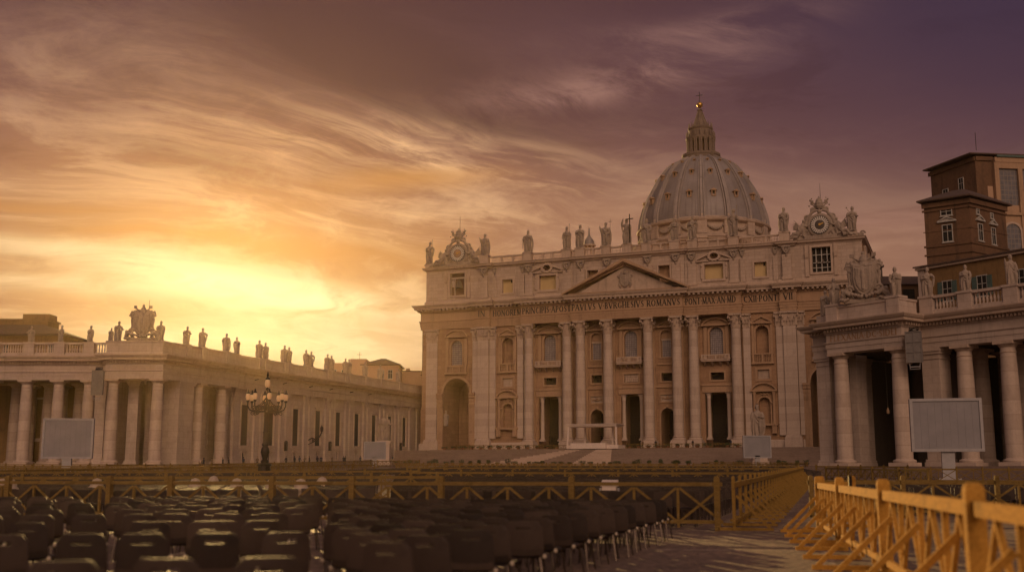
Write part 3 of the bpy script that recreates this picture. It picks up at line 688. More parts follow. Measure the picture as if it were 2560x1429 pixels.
for s in (-1, 1):
    pc = corinthian(1.32, 3.25, True)
    for xc, w, y in ((s * 35.55, 2.7, -.95), (s * 49.3, 2.9, -.28)):
        b = MB(); b.box(-w / 2, w / 2, 0, 1.2, 0, 23); p = put('pilaster', b.mesh('pilaster', 'drum_stone'), BAS, (xc, y, 9.0)); put('capital', pc, p, (0, .5, 22.98))
        b = MB(); b.sweep([(-.4, -.9), (.42, -.9), (.45, -.5), (.3, -.4), (.3, -.2), (.16, -.05), (.02, .0), (-.4, 0.02)], [(-w / 2, .9), (-w / 2, 0), (w / 2, 0), (w / 2, .9)]); b.box(-w / 2 - .5, w / 2 + .5, -.5, 1.1, -2.9, -.9); put('base', b.mesh('pilaster_base', 'column_stone'), p)
    for xc in (s * 33.35, s * 37.75, s * 26.3):       # half pilasters beside the giant ones
        b = MB(); b.box(-.75, .75, 0, .6, 0, 23); p = put('half_pilaster', b.mesh('half_pilaster', 'drum_stone'), BAS, (xc, -.4, 9.0)); put('capital', corinthian(.72, 3.2, True), p, (0, .48, 22.98))
# podium course under everything
for pth in ([(-52.2, 24), (-52.2, -.1), (-46.8, -.1)], [(-38.7, -.1), (-23.0, -.05)], [(46.8, -.1), (52.2, -.1), (52.2, 24)], [(23.0, -.05), (38.7, -.1)]):
    b = MB(); b.sweep([(-1.0, 6.2), (.25, 6.2), (.25, 7.9), (.1, 8.1), (-1., 8.1)], pth); part('plinth', b, 'column_stone', BAS)
# ---- side walls, roof block and nave behind
b = MB(); b.box(-52.0, -51.9, .0, 24, 3, 41); b.box(51.9, 52.0, .0, 24, 3, 41); b.box(-51.1, 51.1, 1.2, 24, 41.2, 50.3); b.box(-52, 52, 10.4, 24, 3, 41.19)
b.box(-34, 34, 24.01, 62, 3, 44); b.box(-60, 60, 62.01, 104, 3, 42)
part('nave_block', b, 'wall_stone', BAS)
b = MB()
for s in (-1, 1):
    for y in (6, 16): b.box(min(s * 52.0, s * 52.5), max(s * 52, s * 52.5), y - 1.4, y + 1.4, 8, 35.3)
    b.box(min(s * 51.1, s * 51.6), max(s * 51.1, s * 51.6), 4.5, 7.5, 42, 49.3); b.box(min(s * 51.1, s * 51.6), max(s * 51.1, s * 51.6), 14, 17, 42, 49.3)
part('side_pilaster', b, 'attic_stone', BAS)
# ================================================================== attic
bw = rect
ATT = mirror_path([(-51.1, 24), (-51.1, .0), (-37.2, .0), (-37.2, -.45), (-33.9, -.45), (-33.9, .3), (-25.4, .3), (-25.4, -.15), (-22.8, -.15), (-22.8, .15), (-13.2, .15), (-13.2, -.35)])
def attic_wall(x0, x1, y, holes):
    b = MB(); b.wall(x0, x1, 41.2, 49.6, y, holes); part('attic_wall', b, 'attic_stone', BAS)
for s in (-1, 1):
    bell = rect(s * 42.7 - 1.95, s * 42.7 + 1.95, 43.35, 48.75); x0, x1 = sorted((s * 51.1, s * 35.0)); attic_wall(x0, x1, .02, [(bell, 1.1)])
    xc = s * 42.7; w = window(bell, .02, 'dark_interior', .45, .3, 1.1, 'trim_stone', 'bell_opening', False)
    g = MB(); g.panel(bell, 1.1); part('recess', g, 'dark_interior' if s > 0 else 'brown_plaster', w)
    if s < 0:
        g = MB(); g.lathe([(.95, 0), (.9, .12), (.68, .6), (.55, 1.3), (.45, 1.6), (.1, 1.75), (.1, 2.2)], 14, (xc + .1, .6, 45.3)); part('bell', g, 'dark_stone', w)
        g = MB(); g.box(xc - 1.9, xc + 1.9, .45, .75, 47.5, 47.85); g.box(xc - 1.05, xc - .85, .45, .75, 43.4, 47.5); g.box(xc + 1.5, xc + 1.65, .5, .7, 43.4, 47.5); g.lathe([(.26, 0), (.3, 1.2), (.1, 1.7), (.05, 2.)], 8, (xc - 1.4, .5, 45.5)); part('bell_frame', g, 'wing_stone', w)
    else:
        g = MB()
        for t in (-1.15, 0, 1.15): g.box(xc + t - .09, xc + t + .09, .55, .7, 43.4, 48.7)
        for t in (44.4, 45.5, 47.2): g.box(xc - 1.9, xc + 1.9, .56, .69, t - .07, t + .07)
        part('glazing_bar', g, 'pale_frame', w)
        for t in (-1.0, 0.15, 1.2):
            g = MB(); g.lathe([(.42, 0), (.38, .1), (.26, .6), (.2, .8), (.03, .9)], 10, (xc + t, .85, 45.3)); part('bell', g, 'dark_stone', w)
    for k in (-1, 1):
        b = MB(); b.box(xc + k * 3.0 - .4, xc + k * 3.0 + .4, -.3, .03, 42.5, 49.4); b.loft([[(xc + k * 3.0 - .35, -.3, 46.4), (xc + k * 3.0 + .35, -.3, 46.4), (xc + k * 3.0 + .35, -.5, 46.5), (xc + k * 3 - .35, -.5, 46.5)], [(xc + k * 3.0 - .4, -.3, 47.6), (xc + k * 3 + .4, -.3, 47.6), (xc + k * 3 + .4, -.75, 47.6), (xc + k * 3 - .4, -.75, 47.6)]])
        part('bracket', b, 'trim_stone', BAS)
    sq = rect(s * 29.75 - 1.35, s * 29.75 + 1.35, 43.25, 46.45); x0, x1 = sorted((s * 35.0, s * 24.3)); attic_wall(x0, x1, .32, [(sq, .8)])
    w = window(sq, .32, 'blind_panel', .42, .22, .7, 'trim_stone')
    g = MB(); g.box(s * 29.75 + .55, s * 29.75 + .95, .95, 1.03, 45.7, 46.35); part('vent', g, 'dark_interior', w)
    wd = rect(s * 19.55 - 2.1, s * 19.55 + 2.1, 43.35, 46.7); ov = oval(s * 19.7, 48.5, .95, .68); x0, x1 = sorted((s * 24.3, s * 13.0)); attic_wall(x0, x1, .17, [(wd, .9), (ov, .8)])
    window(wd, .17, 'blind_panel', .5, .3, .85, 'trim_stone'); window(ov, .17, 'brown_plaster', .42, .5, .7, 'trim_stone', 'oval_window')
    b = MB(); xc = s * 19.65
    for k in (-1, 1):
        b.bar((xc + k * 1.2, -.15, 48.95), (xc + k * 4.0, -.15, 47.75), .28, .65, (0, -1, 0)); b.box(min(xc + k * 1.2, xc + k * 4), max(xc + k * 1.2, xc + k * 4), -.4, .2, 47.3, 47.6); b.box(xc + k * 2.75 - .2, xc + k * 2.75 + .2, -.2, .18, 43.5, 46.9); b.ball((xc + k * 2.75, -.12, 46.3), .3, 6)
    for i in range(14):
        a = 2 * pi * i / 14; b.ball((s * 19.7 + 1.45 * cos(a), -.2, 48.5 + 1.12 * sin(a)), .2, 6)
    part('window_surround', b, 'trim_stone', BAS)
    nr = rect(s * 8.4 - 1.3, s * 8.4 + 1.3, 43.3, 47.15)
    b = MB(); x0, x1 = sorted((s * 13.0, 0)); b.wall(x0, x1, 41.2, 49.6, -.12, [(nr, 1.4)]); part('attic_wall', b, 'attic_stone', BAS)
    window(nr, -.12, 'door_bronze', .4, .22, 1.4, 'trim_stone')
b = MB()
b.sweep([(-.6, 49.5), (.1, 49.5), (.15, 49.7), (.35, 49.8), (.7, 49.95), (.75, 50.2), (.95, 50.45), (-.6, 50.55)], ATT); b.sweep([(-.5, 41.25), (.3, 41.25), (.3, 42.0), (.12, 42.2), (-.5, 42.2)], ATT)
part('attic_cornice', b, 'trim_stone', BAS)
mk = MB(); mk.ball((0, 0, .95), .5, 10, 1, .7, 1.15); mk.tube([(-.75, -.05, 1.5), (-.6, -.3, 1.1), (-.35, -.2, .6), (0, -.3, .3), (.35, -.2, .6), (.6, -.3, 1.1), (.75, -.05, 1.5)], [.22, .2, .16, .22, .16, .2, .22], 6)
mk.box(-.95, .95, -.45, .2, 1.55, 1.9); mk.ball((0, -.1, -.15), .2, 6, 1, .8, 1.6); mk.ball((-.55, -.2, 1.35), .26, 6); mk.ball((.55, -.2, 1.35), .26, 6); mk.ball((0, -.35, .9), .14, 6)
mkm = mk.mesh('mask_capital', 'sculpture_stone')
AP = [(-CE, -.75), (-CD, -.45), (-CC, -.15), (-CB, -.62), (-CA - .1, -.62), (CA + .1, -.62), (CB, -.62), (CC, -.15), (CD, -.45), (CE, -.75)]
for x, y in AP:
    if abs(x) < 12 and abs(x) > 5.5 or abs(x) > 12: z0 = 42.2
    else: z0 = 46.2
    b = MB(); b.box(-.95, .95, 0, .5, z0, 47.6); p = put('attic_pilaster', b.mesh('attic_pilaster', 'attic_stone'), BAS, (x, y, 0)); put('mask_capital', mkm, p, (0, .0, 47.55))
    b = MB(); b.box(-1.15, 1.15, -.12, .5, z0 - .05, z0 + .5); put('base', b.mesh('attic_pilaster_base', 'trim_stone'), p)
for s in (-1, 1):
    for x in (s * 33.0, s * 25.9): 
        b = MB(); b.box(-.5, .5, 0, .3, 42.2, 47.6); p = put('attic_pilaster', b.mesh('attic_half_pilaster', 'attic_stone'), BAS, (x, .0, 0)); m = put('mask_capital', mkm, p, (0, .1, 47.75)); m.scale = (.6, .6, .9)
# ---- pediment
PX, PZ, PT = 12.95, 41.35, 48.0
b = MB(); b.plate([(-PX + 1.2, PZ), (PX - 1.2, PZ), (0, PT - .9)], -2.45, -.2); part('tympanum', b, 'trim_stone', BAS)
b = MB(); e = PX + 1.75
b.sweep([(-2, 41.13), (1.62, 41.13), (1.72, 41.35), (-2, 41.42)], [(-PX, -2.55), (PX, -2.55)])
for k in (-1, 1):
    for (t0, t1, d0) in ((0, .72, 1.75), (.72, .98, 1.3), (.98, 1.5, .5)):
        L = Vector((e, 0, PT + .15 - PZ + .3)); up = Vector((-L.z, 0, L.x)).normalized()
        o = len(b.v); A, B = Vector((-e, 0, PZ + .15)), Vector((0, 0, PT + .7))
        # raking mouldings as prisms
        q = [A - Vector((0, 0, t1)), B - Vector((0, 0, t1 * 1.06)), B - Vector((0, 0, t0 * 1.06)), A - Vector((0, 0, t0))]
        b.add([(p.x, -2.55 - d0, max(p.z, 41.13 + .3 * (t0 > .5))) for p in q] + [(p.x, -.3, max(p.z, 41.13 + .3 * (t0 > .5))) for p in q], [(0, 1, 2, 3), (3, 2, 6, 7), (1, 0, 4, 5), (4, 0, 3, 7), (1, 5, 6, 2)])
        if k > 0: b.tf(lambda p: (-p[0], p[1], p[2]), o)
part('pediment_cornice', b, 'warm_trim', BAS)
# ================================================================== sculpture kit
def scroll(mb, x, y, z, r, turns=1.4, th=.16, flip=1, n=16):
    pts = []
    for i in range(n + 1):
        t = i / n; a = t * turns * 2 * pi; rr = r * (1 - .8 * t)
        pts.append((x + flip * rr * cos(a), y, z + rr * sin(a)))
    mb.tube(pts, [th * (1 - .45 * i / n) for i in range(n + 1)], 6)
def tiara(mb, x, y, z, s):
    mb.lathe([(.42 * s, 0), (.5 * s, .25 * s), (.56 * s, .3 * s), (.52 * s, .4 * s), (.5 * s, .62 * s), (.55 * s, .66 * s), (.48 * s, .78 * s), (.4 * s, 1.0 * s), (.42 * s, 1.05 * s), (.3 * s, 1.25 * s), (.08 * s, 1.42 * s), (.1 * s, 1.55 * s), (.01, 1.66 * s)], 12, (x, y, z))
def keys(mb, x, y, z, s):
    for k in (-1, 1):
        mb.tube([(x - k * .95 * s, y, z - .55 * s), (x + k * .95 * s, y, z + .55 * s)], .075 * s, 6)
        mb.box(x + k * .95 * s - .2 * s, x + k * .95 * s + .2 * s, y - .07 * s, y + .07 * s, z + .5 * s, z + .85 * s)
        for a in range(8): mb.ball((x - k * 1.1 * s + .18 * s * cos(a * pi / 4), y, z - .65 * s + .18 * s * sin(a * pi / 4)), .08 * s, 5)
def shield(mb, x, y, z, w, h, d=.3):
    L = [(0, -.5), (.22, -.42), (.42, -.22), (.5, .05), (.47, .3), (.5, .5), (.2, .46), (0, .52), (-.2, .46), (-.5, .5), (-.47, .3), (-.5, .05), (-.42, -.22), (-.22, -.42)]
    P = [(x + a * w, z + b_ * h) for a, b_ in L]
    mb.loft([[(a, y + d, c) for a, c in P], [(a, y, c) for a, c in P], [(x + (a - x) * .8, y - d * .55, z + (c - z) * .8) for a, c in P]], smooth=True)
    mb.tube([(a, y - .02, c) for a, c in P] + [(P[0][0], y - .02, P[0][1])], .085 * w, 6)
    mb.box(x - w * .06, x + w * .06, y - d * .8, y, z - h * .34, z + h * .34)
    mb.ball((x, y - d * .5, z + h * .12), w * .15, 8, 1, .4, 1); mb.ball((x - w * .2, y - d * .45, z - h * .12), w * .1, 6, 1, .4); mb.ball((x + w * .2, y - d * .45, z - h * .12), w * .1, 6, 1, .4)
def angel(mb, x, y, z, s, f):
    """half-reclining winged figure; f = +1 leans towards +x"""
    P = lambda a, b_, c: (x + f * a * s, y + b_ * s, z + c * s)
    mb.tube([P(-.9, -.1, .25), P(-.35, -.2, .45), P(.1, -.1, .95), P(.3, 0, 1.5), P(.36, 0, 1.75)], [.26 * s, .36 * s, .36 * s, .30 * s, .12 * s], 8)
    mb.ball(P(.42, -.05, 1.98), .19 * s, 8)
    mb.tube([P(-.2, -.25, .45), P(-.75, -.5, .5), P(-1.1, -.5, -.05), P(-1.35, -.55, -.1)], [.25 * s, .2 * s, .13 * s, .08 * s], 7)
    mb.tube([P(-.3, -.1, .3), P(-1.0, -.3, .25), P(-1.6, -.4, -.05), P(-1.8, -.45, -.1)], [.26 * s, .2 * s, .13 * s, .08 * s], 7)
    mb.tube([P(.3, -.1, 1.5), P(.75, -.3, 1.25), P(1.1, -.3, 1.5)], [.14 * s, .11 * s, .08 * s], 6); mb.tube([P(.2, -.1, 1.5), P(-.25, -.35, 1.2), P(-.1, -.5, .8)], [.14 * s, .11 * s, .08 * s], 6)
    for i in range(6):     # wing of separate feathers
        a = R(118 + i * 9); L = (1.75 - .14 * i) * s
        b0 = Vector(P(.02, .22, 1.35 - .08 * i)); tip = b0 + Vector((f * cos(a) * L, .1 * s, sin(a) * L * .62))
        mb.tube([b0, b0.lerp(tip, .5), tip], [.15 * s, .13 * s, .05 * s], 5, flat=.5)
    for i in range(5): mb.tube([P(-.2 - .2 * i, -.3, .5 - .03 * i), P(-.35 - .2 * i, -.45, .05), P(-.3 - .22 * i, -.35, -.15)], [.12 * s, .1 * s, .07 * s], 5)
# ---- the clocks over the end bays
def clock(xc, side):
    zc = 53.6; b = MB(); y = .25
    b.lathe([(2.0, -.3), (2.2, -.34), (2.55, -.25), (2.65, 0), (2.65, .5), (2.0, .5)], 32); b.tf(lambda p: (xc + p[0], y + p[2], zc + p[1]))
    b.box(xc - 3.4, xc + 3.4, .0, 1.1, 50.4, 51.3); b.box(xc - 3.2, xc + 3.2, .45, 1.1, 50.4, 53.4); b.box(xc - 5.8, xc + 5.8, .5, 1.1, 50.4, 51.7); b.box(xc - 6.6, xc + 6.6, .05, 1.1, 50.4, 50.75)
    for k in (-1, 1):
        scroll(b, xc + k * 3.1, .4, 52.0, .9, 1.3, .26, k); scroll(b, xc + k * 2.75, .4, 55.4, .65, 1.3, .22, -k); b.tube([(xc + k * 3.6, .4, 51.4), (xc + k * 3.3, .3, 53.2), (xc + k * 2.6, .3, 55.2), (xc + k * 1.5, .3, 56.6), (xc + k * .6, .3, 56.9)], [.4, .34, .36, .34, .3], 7)
        scroll(b, xc + k * 1.35, .35, 57.1, .5, 1.2, .17, k); scroll(b, xc + k * 1.5, .4, 58.4, .42, 1.2, .14, -k)
        scroll(b, xc + k * 1.2, .3, 51.0, .35, 1.2, .13, k)
        b.tube([(xc + k * .5, .4, 57.2), (xc + k * 1.3, .4, 58.2), (xc + k * 1.75, .4, 59.1)], [.2, .16, .12], 6); b.ball((xc + k * 1.85, .4, 59.2), .26, 6); b.ball((xc + k * 2.1, .4, 58.0), .22, 6); b.ball((xc + k * 1.5, .4, 59.6), .18, 6)
        angel(b, xc + k * 4.2, .45, 51.1, 1.85, -k)
    tiara(b, xc, .45, 57.2, 1.75); keys(b, xc, .3, 57.9, 1.5); b.ball((xc, .1, 56.6), .5, 8)
    c = part('clock', remeshed(b, 'clock_sculpture', .11, 'sculpture_stone'), 'sculpture_stone', BAS)
    d = MB(); d.lathe([(2.02, 0), (2.02, .1)], 36); d.tf(lambda p: (xc + p[0], -.16 - p[2], zc + p[1])); part('dial', d, 'dial_dark', c)
    d = MB()
    for i in range(24):
        a = 2 * pi * i / 24; d.bar((xc + 1.05 * sin(a), -.27, zc + 1.05 * cos(a)), (xc + 1.85 * sin(a), -.27, zc + 1.85 * cos(a)), .26, .06, (0, -1, 0))
    part('numeral_ring', d, 'dial_white', c)
    d = MB(); d.lathe([(.95, 0), (.95, .06), (.3, .16), (.01, .2)], 20)
    for i in range(12): a = 2 * pi * i / 12; d.bar((.35 * cos(a), .35 * sin(a), .1), (.9 * cos(a), .9 * sin(a), .08), .12, .1)
    d.tf(lambda p: (xc + p[0], -.28 - p[2], zc + p[1])); part('dial_centre', d, 'warm_trim' if side < 0 else 'dial_dark', c)
    d = MB(); d.lathe([(.25, 0), (.25, .08)], 10); d.tf(lambda p: (xc + p[0], -.5 - p[2], zc + p[1])); d.bar((xc - .2, -.56, zc - .1), (xc + .8, -.56, zc + .3), .22, .05, (0, -1, 0)); part('clock_hand', d, 'gilt', c)
    d = MB(); d.tube([(xc + .3, .5, 59.5), (xc + .32, .5, 62.9)], [.06, .025], 5); part('lightning_rod', d, 'iron', c)
clock(-42.7, -1); clock(42.7, 1)
b = MB(); shield(b, 0, -2.75, 43.9, 2.1, 2.9); tiara(b, 0, -2.7, 45.2, .85); keys(b, 0, -2.65, 45.1, .95)
for k in (-1, 1):
    scroll(b, k * 1.25, -2.7, 44.7, .5, 1.2, .16, k); scroll(b, k * 1.2, -2.7, 42.9, .45, 1.2, .15, -k)
    for i in range(6): b.ball((k * (1.35 - .1 * abs(i - 2.5)), -2.65, 42.4 + i * .45), .22, 6)
part('coat_of_arms', remeshed(b, 'pediment_arms', .08, 'sculpture_stone'), 'sculpture_stone', BAS)
# ---- balustrade of the attic
STX = [-50.4, -35.5, -24.5, -14.9, -11.4, -5.2, -.15, 4.5, 10.9, 14.9, 24.1, 35.2, 49.3]
def attic_y(x):
    for (ax, ay), (bx, by) in zip(ATT[1:], ATT[2:]):
        if ax != bx and min(ax, bx) <= x <= max(ax, bx): return ay
    return 0
xs = [x for x in STX if abs(x) < 37]
for a, c in zip(xs, xs[1:]):
    x0, x1 = a + 1.1, c - 1.1; y = max(attic_y(a), attic_y(c), attic_y((a + c) / 2)) + .35
    if x1 - x0 < .5: continue
    b = MB(); b.box(x0, x1, y - .28, y + .28, 50.5, 50.85); b.box(x0, x1, y - .3, y + .3, 52.05, 52.38); m = max(1, round((x1 - x0) / 2.6))
    for i in range(m):
        u0 = x0 + (x1 - x0) * i / m; u1 = x0 + (x1 - x0) * (i + 1) / m
        if i: b.box(u0 - .22, u0 + .22, y - .25, y + .25, 50.85, 52.05)
        balusters(b, u0 + .3, u1 - .3, y, 50.85, 52.05, max(3, int((u1 - u0) * 2.6)), .13, 5)
    part('balustrade', b, 'trim_stone', BAS)
for x in STX:
    y = attic_y(x) + .35; b = MB(); w = 1.1
    if abs(x) > 45: b.box(x - .95, x + .95, y - .6, y + .6, 50.5, 51.75)
    else: b.box(x - w, x + w, y - .75, y + .7, 50.5, 52.3); b.box(x - w - .12, x + w + .12, y - .87, y + .8, 52.3, 52.62)
    part('statue_pedestal', b, 'trim_stone', BAS)
b = MB(); b.box(-51.3, -36.7, .8, 1.4, 50.5, 50.9); b.box(36.7, 51.3, .8, 1.4, 50.5, 50.9)
for k in (-1, 1): scroll(b, k * 51.3, .6, 51.2, .6, 1.2, .2, k); b.box(k * 49.9 - 1.6, k * 49.9 + 1.6, .2, 1.2, 50.5, 51.3)
part('attic_end_block', b, 'sculpture_stone', BAS)
# ================================================================== dome on the axis, 82 m behind the front
DY = 82.; DM = None
def up55(p): return (p[0] * 1.022, p[1] * 1.022, p[2] + 5.3)
def zmap(p):
    K = [(90, 93.0), (91, 93.6), (93.85, 95.7), (99.7, 100.2), (103.1, 104.0), (113.8, 110.5), (114.9, 111.5), (119.6, 115.6), (130, 125)]
    for (a, c), (a2, c2) in zip(K, K[1:]):
        if p[2] <= a2: return (p[0], p[1], c + (c2 - c) * (p[2] - a) / (a2 - a))
    return p
def dome():
    global DM
    c = (0, DY, 0); zb = 64.5; Rb = 18.35
    prof = []
    # measured outline (half width, height) of the lead shell
    OUT = [(18.7, 71.8), (18.55, 74.4), (17.85, 77.4), (16.5, 81.2), (14.0, 86.0), (12.0, 89.0), (9.7, 91.5), (5.2, 94.1)]
    def rad(z):
        for (r0, z0), (r1, z1) in zip(OUT, OUT[1:]):
            if z <= z1: t = (z - z0) / (z1 - z0); return r0 + (r1 - r0) * t
        return OUT[-1][0]
    # smooth by catmull sampling
    pts = []
    for i in range(len(OUT) - 1):
        p0, p1, p2, p3 = OUT[max(i - 1, 0)], OUT[i], OUT[i + 1], OUT[min(i + 2, len(OUT) - 1)]
        for k in range(4):
            t = k / 4; f = lambda j: .5 * (2 * p1[j] + (p2[j] - p0[j]) * t + (2 * p0[j] - 5 * p1[j] + 4 * p2[j] - p3[j]) * t * t + (3 * p1[j] - p0[j] - 3 * p2[j] + p3[j]) * t ** 3)
            pts.append((f(0), f(1)))
    pts.append(OUT[-1])
    b = MB(); b.lathe(pts, 96); b.tf(lambda p: (p[0], p[1], p[2])); DM = part('dome', b, 'lead_sheet', BAS, loc=c)
    for k in range(16):
        a = 2 * pi * (k + .5) / 16; b = MB(); ca, sa = cos(a), sin(a)
        for off, w, h in ((-.72, .34, .5), (0, .74, .85), (.72, .34, .5)):
            rings = []
            for r, z in pts:
                q = .35 + .65 * (r / 18.2); nr = r + h * .9 * (.6 + .4 * q); x0, x1 = (off - w / 2) * q, (off + w / 2) * q; nz = h * .25
                rings.append([(ca * (r - .3) - sa * x0, sa * (r - .3) + ca * x0, z - .2), (ca * nr - sa * x0, sa * nr + ca * x0, z + nz), (ca * nr - sa * x1, sa * nr + ca * x1, z + nz), (ca * (r - .3) - sa * x1, sa * (r - .3) + ca * x1, z - .2)])
            b.loft(rings, smooth=False)
        part('rib', b, 'rib_lead', DM)
        # three tiers of dormer between the ribs
        a = 2 * pi * k / 16; ca, sa = cos(a), sin(a)
        for zz, s in ((79.6, 1.0), (86.9, .85), (91.4, .5)):
            r = rad(zz) ; b = MB()
            T = lambda p: (ca * (r + p[1]) - sa * p[0], sa * (r + p[1]) + ca * p[0], zz + p[2])
            o = 0; b.box(-.62 * s, -.36 * s, -1.2 * s, .62 * s, -.6 * s, .75 * s); b.box(.36 * s, .62 * s, -1.2 * s, .62 * s, -.6 * s, .75 * s); b.box(-.62 * s, .62 * s, -1.2 * s, .6 * s, -.9 * s, -.6 * s)
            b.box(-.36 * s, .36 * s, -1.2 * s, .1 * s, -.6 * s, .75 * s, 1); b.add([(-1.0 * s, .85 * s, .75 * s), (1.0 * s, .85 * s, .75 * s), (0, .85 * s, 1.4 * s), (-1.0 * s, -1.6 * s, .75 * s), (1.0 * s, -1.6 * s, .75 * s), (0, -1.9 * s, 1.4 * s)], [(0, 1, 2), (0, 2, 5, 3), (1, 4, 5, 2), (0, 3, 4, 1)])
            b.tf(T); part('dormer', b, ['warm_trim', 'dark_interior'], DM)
    # base mouldings, festooned attic of the drum and drum
    b = MB(); b.lathe([(19.0, 66.7), (19.1, 67.0), (18.5, 67.2), (18.2, 67.6), (18.0, 67.7)], 64); b.lathe([(18.9, 61.2), (19.3, 61.4), (19.3, 62.0), (18.7, 62.3), (18.3, 62.4), (18.3, 65.6), (18.6, 65.7), (18.9, 66.0), (19.3, 66.2), (19.4, 66.6), (19.0, 66.75)], 64)
    b.lathe([(18.2, 45), (18.2, 60.2), (19.6, 60.4), (19.9, 61.1), (18.7, 61.25)], 64)
    for k in range(16):
        a = 2 * pi * (k + .5) / 16; o = len(b.v); b.box(-1.35, 1.35, -1, .75, 62.3, 66.2); b.box(-1.5, 1.5, -1, .95, 66.2, 66.9); b.box(-1.3, 1.3, -1., 2.6, 46, 60.5); b.box(-1.5, 1.5, -1., 2.9, 60.5, 61.4)
        b.tf(lambda p: (cos(a) * (18.3 + p[1]) - sin(a) * p[0], sin(a) * (18.3 + p[1]) + cos(a) * p[0], p[2]), o)
        o = len(b.v); b.lathe([(.5, 0), (.35, .3), (.45, .9), (.2, 1.4), (.25, 1.7), (.01, 2.0)], 8); b.tf(lambda p: (cos(a) * 18.7 + p[0], sin(a) * 18.7 + p[1], 66.9 + p[2]), o)
    b.tf(up55); part('dome_drum', b, 'attic_stone', BAS, loc=c)
    for k in range(16):
        a0 = 2 * pi * k / 16; b = MB()
        for i in range(9):
            t = i / 8 * 2 - 1; a = a0 + t * .115; b.ball((18.65 * cos(a), 18.65 * sin(a), 64.6 - 1.0 * (1 - t * t)), .32 + .12 * (1 - t * t), 6)
        for t in (-1, 1): a = a0 + t * .125; b.ball((18.6 * cos(a), 18.6 * sin(a), 64.9), .4, 6)
        b.tf(up55); part('festoon', b, 'sculpture_stone', BAS, loc=c)
    # lantern
    b = MB(); b.lathe([(5.2, 91.0), (5.6, 91.3), (5.6, 92.6), (5.75, 92.7), (5.75, 93.7), (5.3, 93.8), (4.4, 93.85), (3.2, 93.9), (3.2, 94.0)], 32)
    b.lathe([(3.0, 99.6), (4.4, 99.7), (4.5, 100.2), (3.6, 100.5), (3.45, 102.4), (3.7, 102.6), (3.75, 103.0), (2.5, 103.2)], 32); b.tf(zmap); L = part('lantern', b, 'lantern_stone', BAS, loc=c)
    b = MB(); b.lathe([(2.5, 93.9), (2.5, 99.8)], 16); b.tf(zmap); part('lantern_core', b, 'brown_plaster', L)
    for k in range(16):
        a = 2 * pi * (k + .5) / 16; b = MB()
        for t in (-.07, .07): b.lathe([(.36, 93.9), (.28, 94.3), (.26, 98.9), (.38, 99.3), (.42, 99.7)], 8, (4.0 * cos(a + t), 4.0 * sin(a + t), 0))
        b.tf(zmap); part('lantern_column', b, 'lantern_stone', L)
    b = MB()
    for k in range(16):
        a = 2 * pi * (k + .5) / 16; b.lathe([(.3, 100.4), (.24, 101.0), (.32, 101.4), (.01, 102.2)], 6, (4.1 * cos(a), 4.1 * sin(a), 0)); b.lathe([(.32, 103.0), (.2, 103.3), (.28, 103.9), (.12, 104.3), (.15, 105.0), (.01, 105.8)], 6, (3.45 * cos(a), 3.45 * sin(a), 0))
    b.tf(zmap); part('candelabrum', b, 'lantern_stone', L)
    b = MB(); b.lathe([(2.5, 103.1), (2.5, 103.6), (1.95, 105.6), (1.45, 107.6), (1.0, 109.6), (.62, 111.6), (.5, 112.2), (.75, 112.4), (.7, 112.7), (.35, 113.0), (.3, 113.6), (.45, 113.8)], 16)
    for k in range(8):
        a = 2 * pi * k / 8; b.tube([(2.55 * cos(a), 2.55 * sin(a), 103.5), (1.5 * cos(a), 1.5 * sin(a), 107.6), (.7 * cos(a), .7 * sin(a), 111.8)], [.2, .16, .12], 5); b.ball((.8 * cos(a), .8 * sin(a), 112.6), .2, 5)
    b.tf(zmap); part('spire', b, 'lantern_stone', L)
    b = MB(); b.ball((0, 0, 114.9), .95, 18, sz=1.1); b.tf(zmap); part('ball', b, 'gilt', L)
    b = MB(); b.lathe([(.2, 115.8), (.1, 116.3)], 8); b.box(-.08, .08, -.08, .08, 116.2, 119.6); b.box(-1.0, 1.0, -.07, .07, 118.25, 118.42); b.tf(zmap); part('cross', b, 'iron', L)
dome()
# little cupola seen between two statues
def cupola():
    b = MB(); b.lathe([(1.75, 56), (1.75, 66.6), (2.05, 66.7), (2.05, 67.0), (1.7, 67.1)], 16)
    C = part('cupola', b, 'attic_stone', BAS, loc=(-31.9, 70, -2.5)); b = MB()
    for k in range(8): a = 2 * pi * k / 8; b.lathe([(.24, 67.0), (.2, 70.0), (.3, 70.3)], 6, (1.55 * cos(a), 1.55 * sin(a), 0))
    b.lathe([(1.5, 70.2), (1.95, 70.3), (1.95, 70.7), (1.5, 70.8)], 16); part('lantern_column', b, 'trim_stone', C)
    b = MB(); b.lathe([(1.6, 70.7), (1.55, 71.6), (1.2, 72.4), (.6, 73.1), (.35, 73.8), (.18, 75.2), (.25, 75.5), (.05, 75.9), (.03, 77.0)], 14); part('cupola_roof', b, 'lead_sheet', C)
cupola()
# ================================================================== COLONNADE WINGS either side of the square
def tuscan(rad=.86, h=11.5):
    b = MB(); b.lathe([(rad * (1 - .16 * (max(0, i / 10 - .3) / .7) ** 1.7), h * i / 10) for i in range(11)], 20)
    k = MB(); r = rad * .84
    k.lathe([(r * 1.0, -.55), (r * 1.1, -.5), (r * 1.1, -.42), (r, -.38), (r, 0), (r * 1.12, .06), (r * 1.3, .26), (r * 1.36, .32)], 20); k.box(-r * 1.42, r * 1.42, -r * 1.42, r * 1.42, .32, .62)
    a = MB(); a.box(-rad * 1.35, rad * 1.35, -rad * 1.35, rad * 1.35, -.75, -.35); a.lathe([(rad * 1.3, -.35), (rad * 1.36, -.2), (rad * 1.28, -.06), (rad * 1.06, .0), (rad, .06)], 20)
    return b.mesh('shaft', 'drum_stone'), k.mesh('capital', 'trim_stone'), a.mesh('base', 'column_stone')
T_SH, T_CAP, T_BA = tuscan()
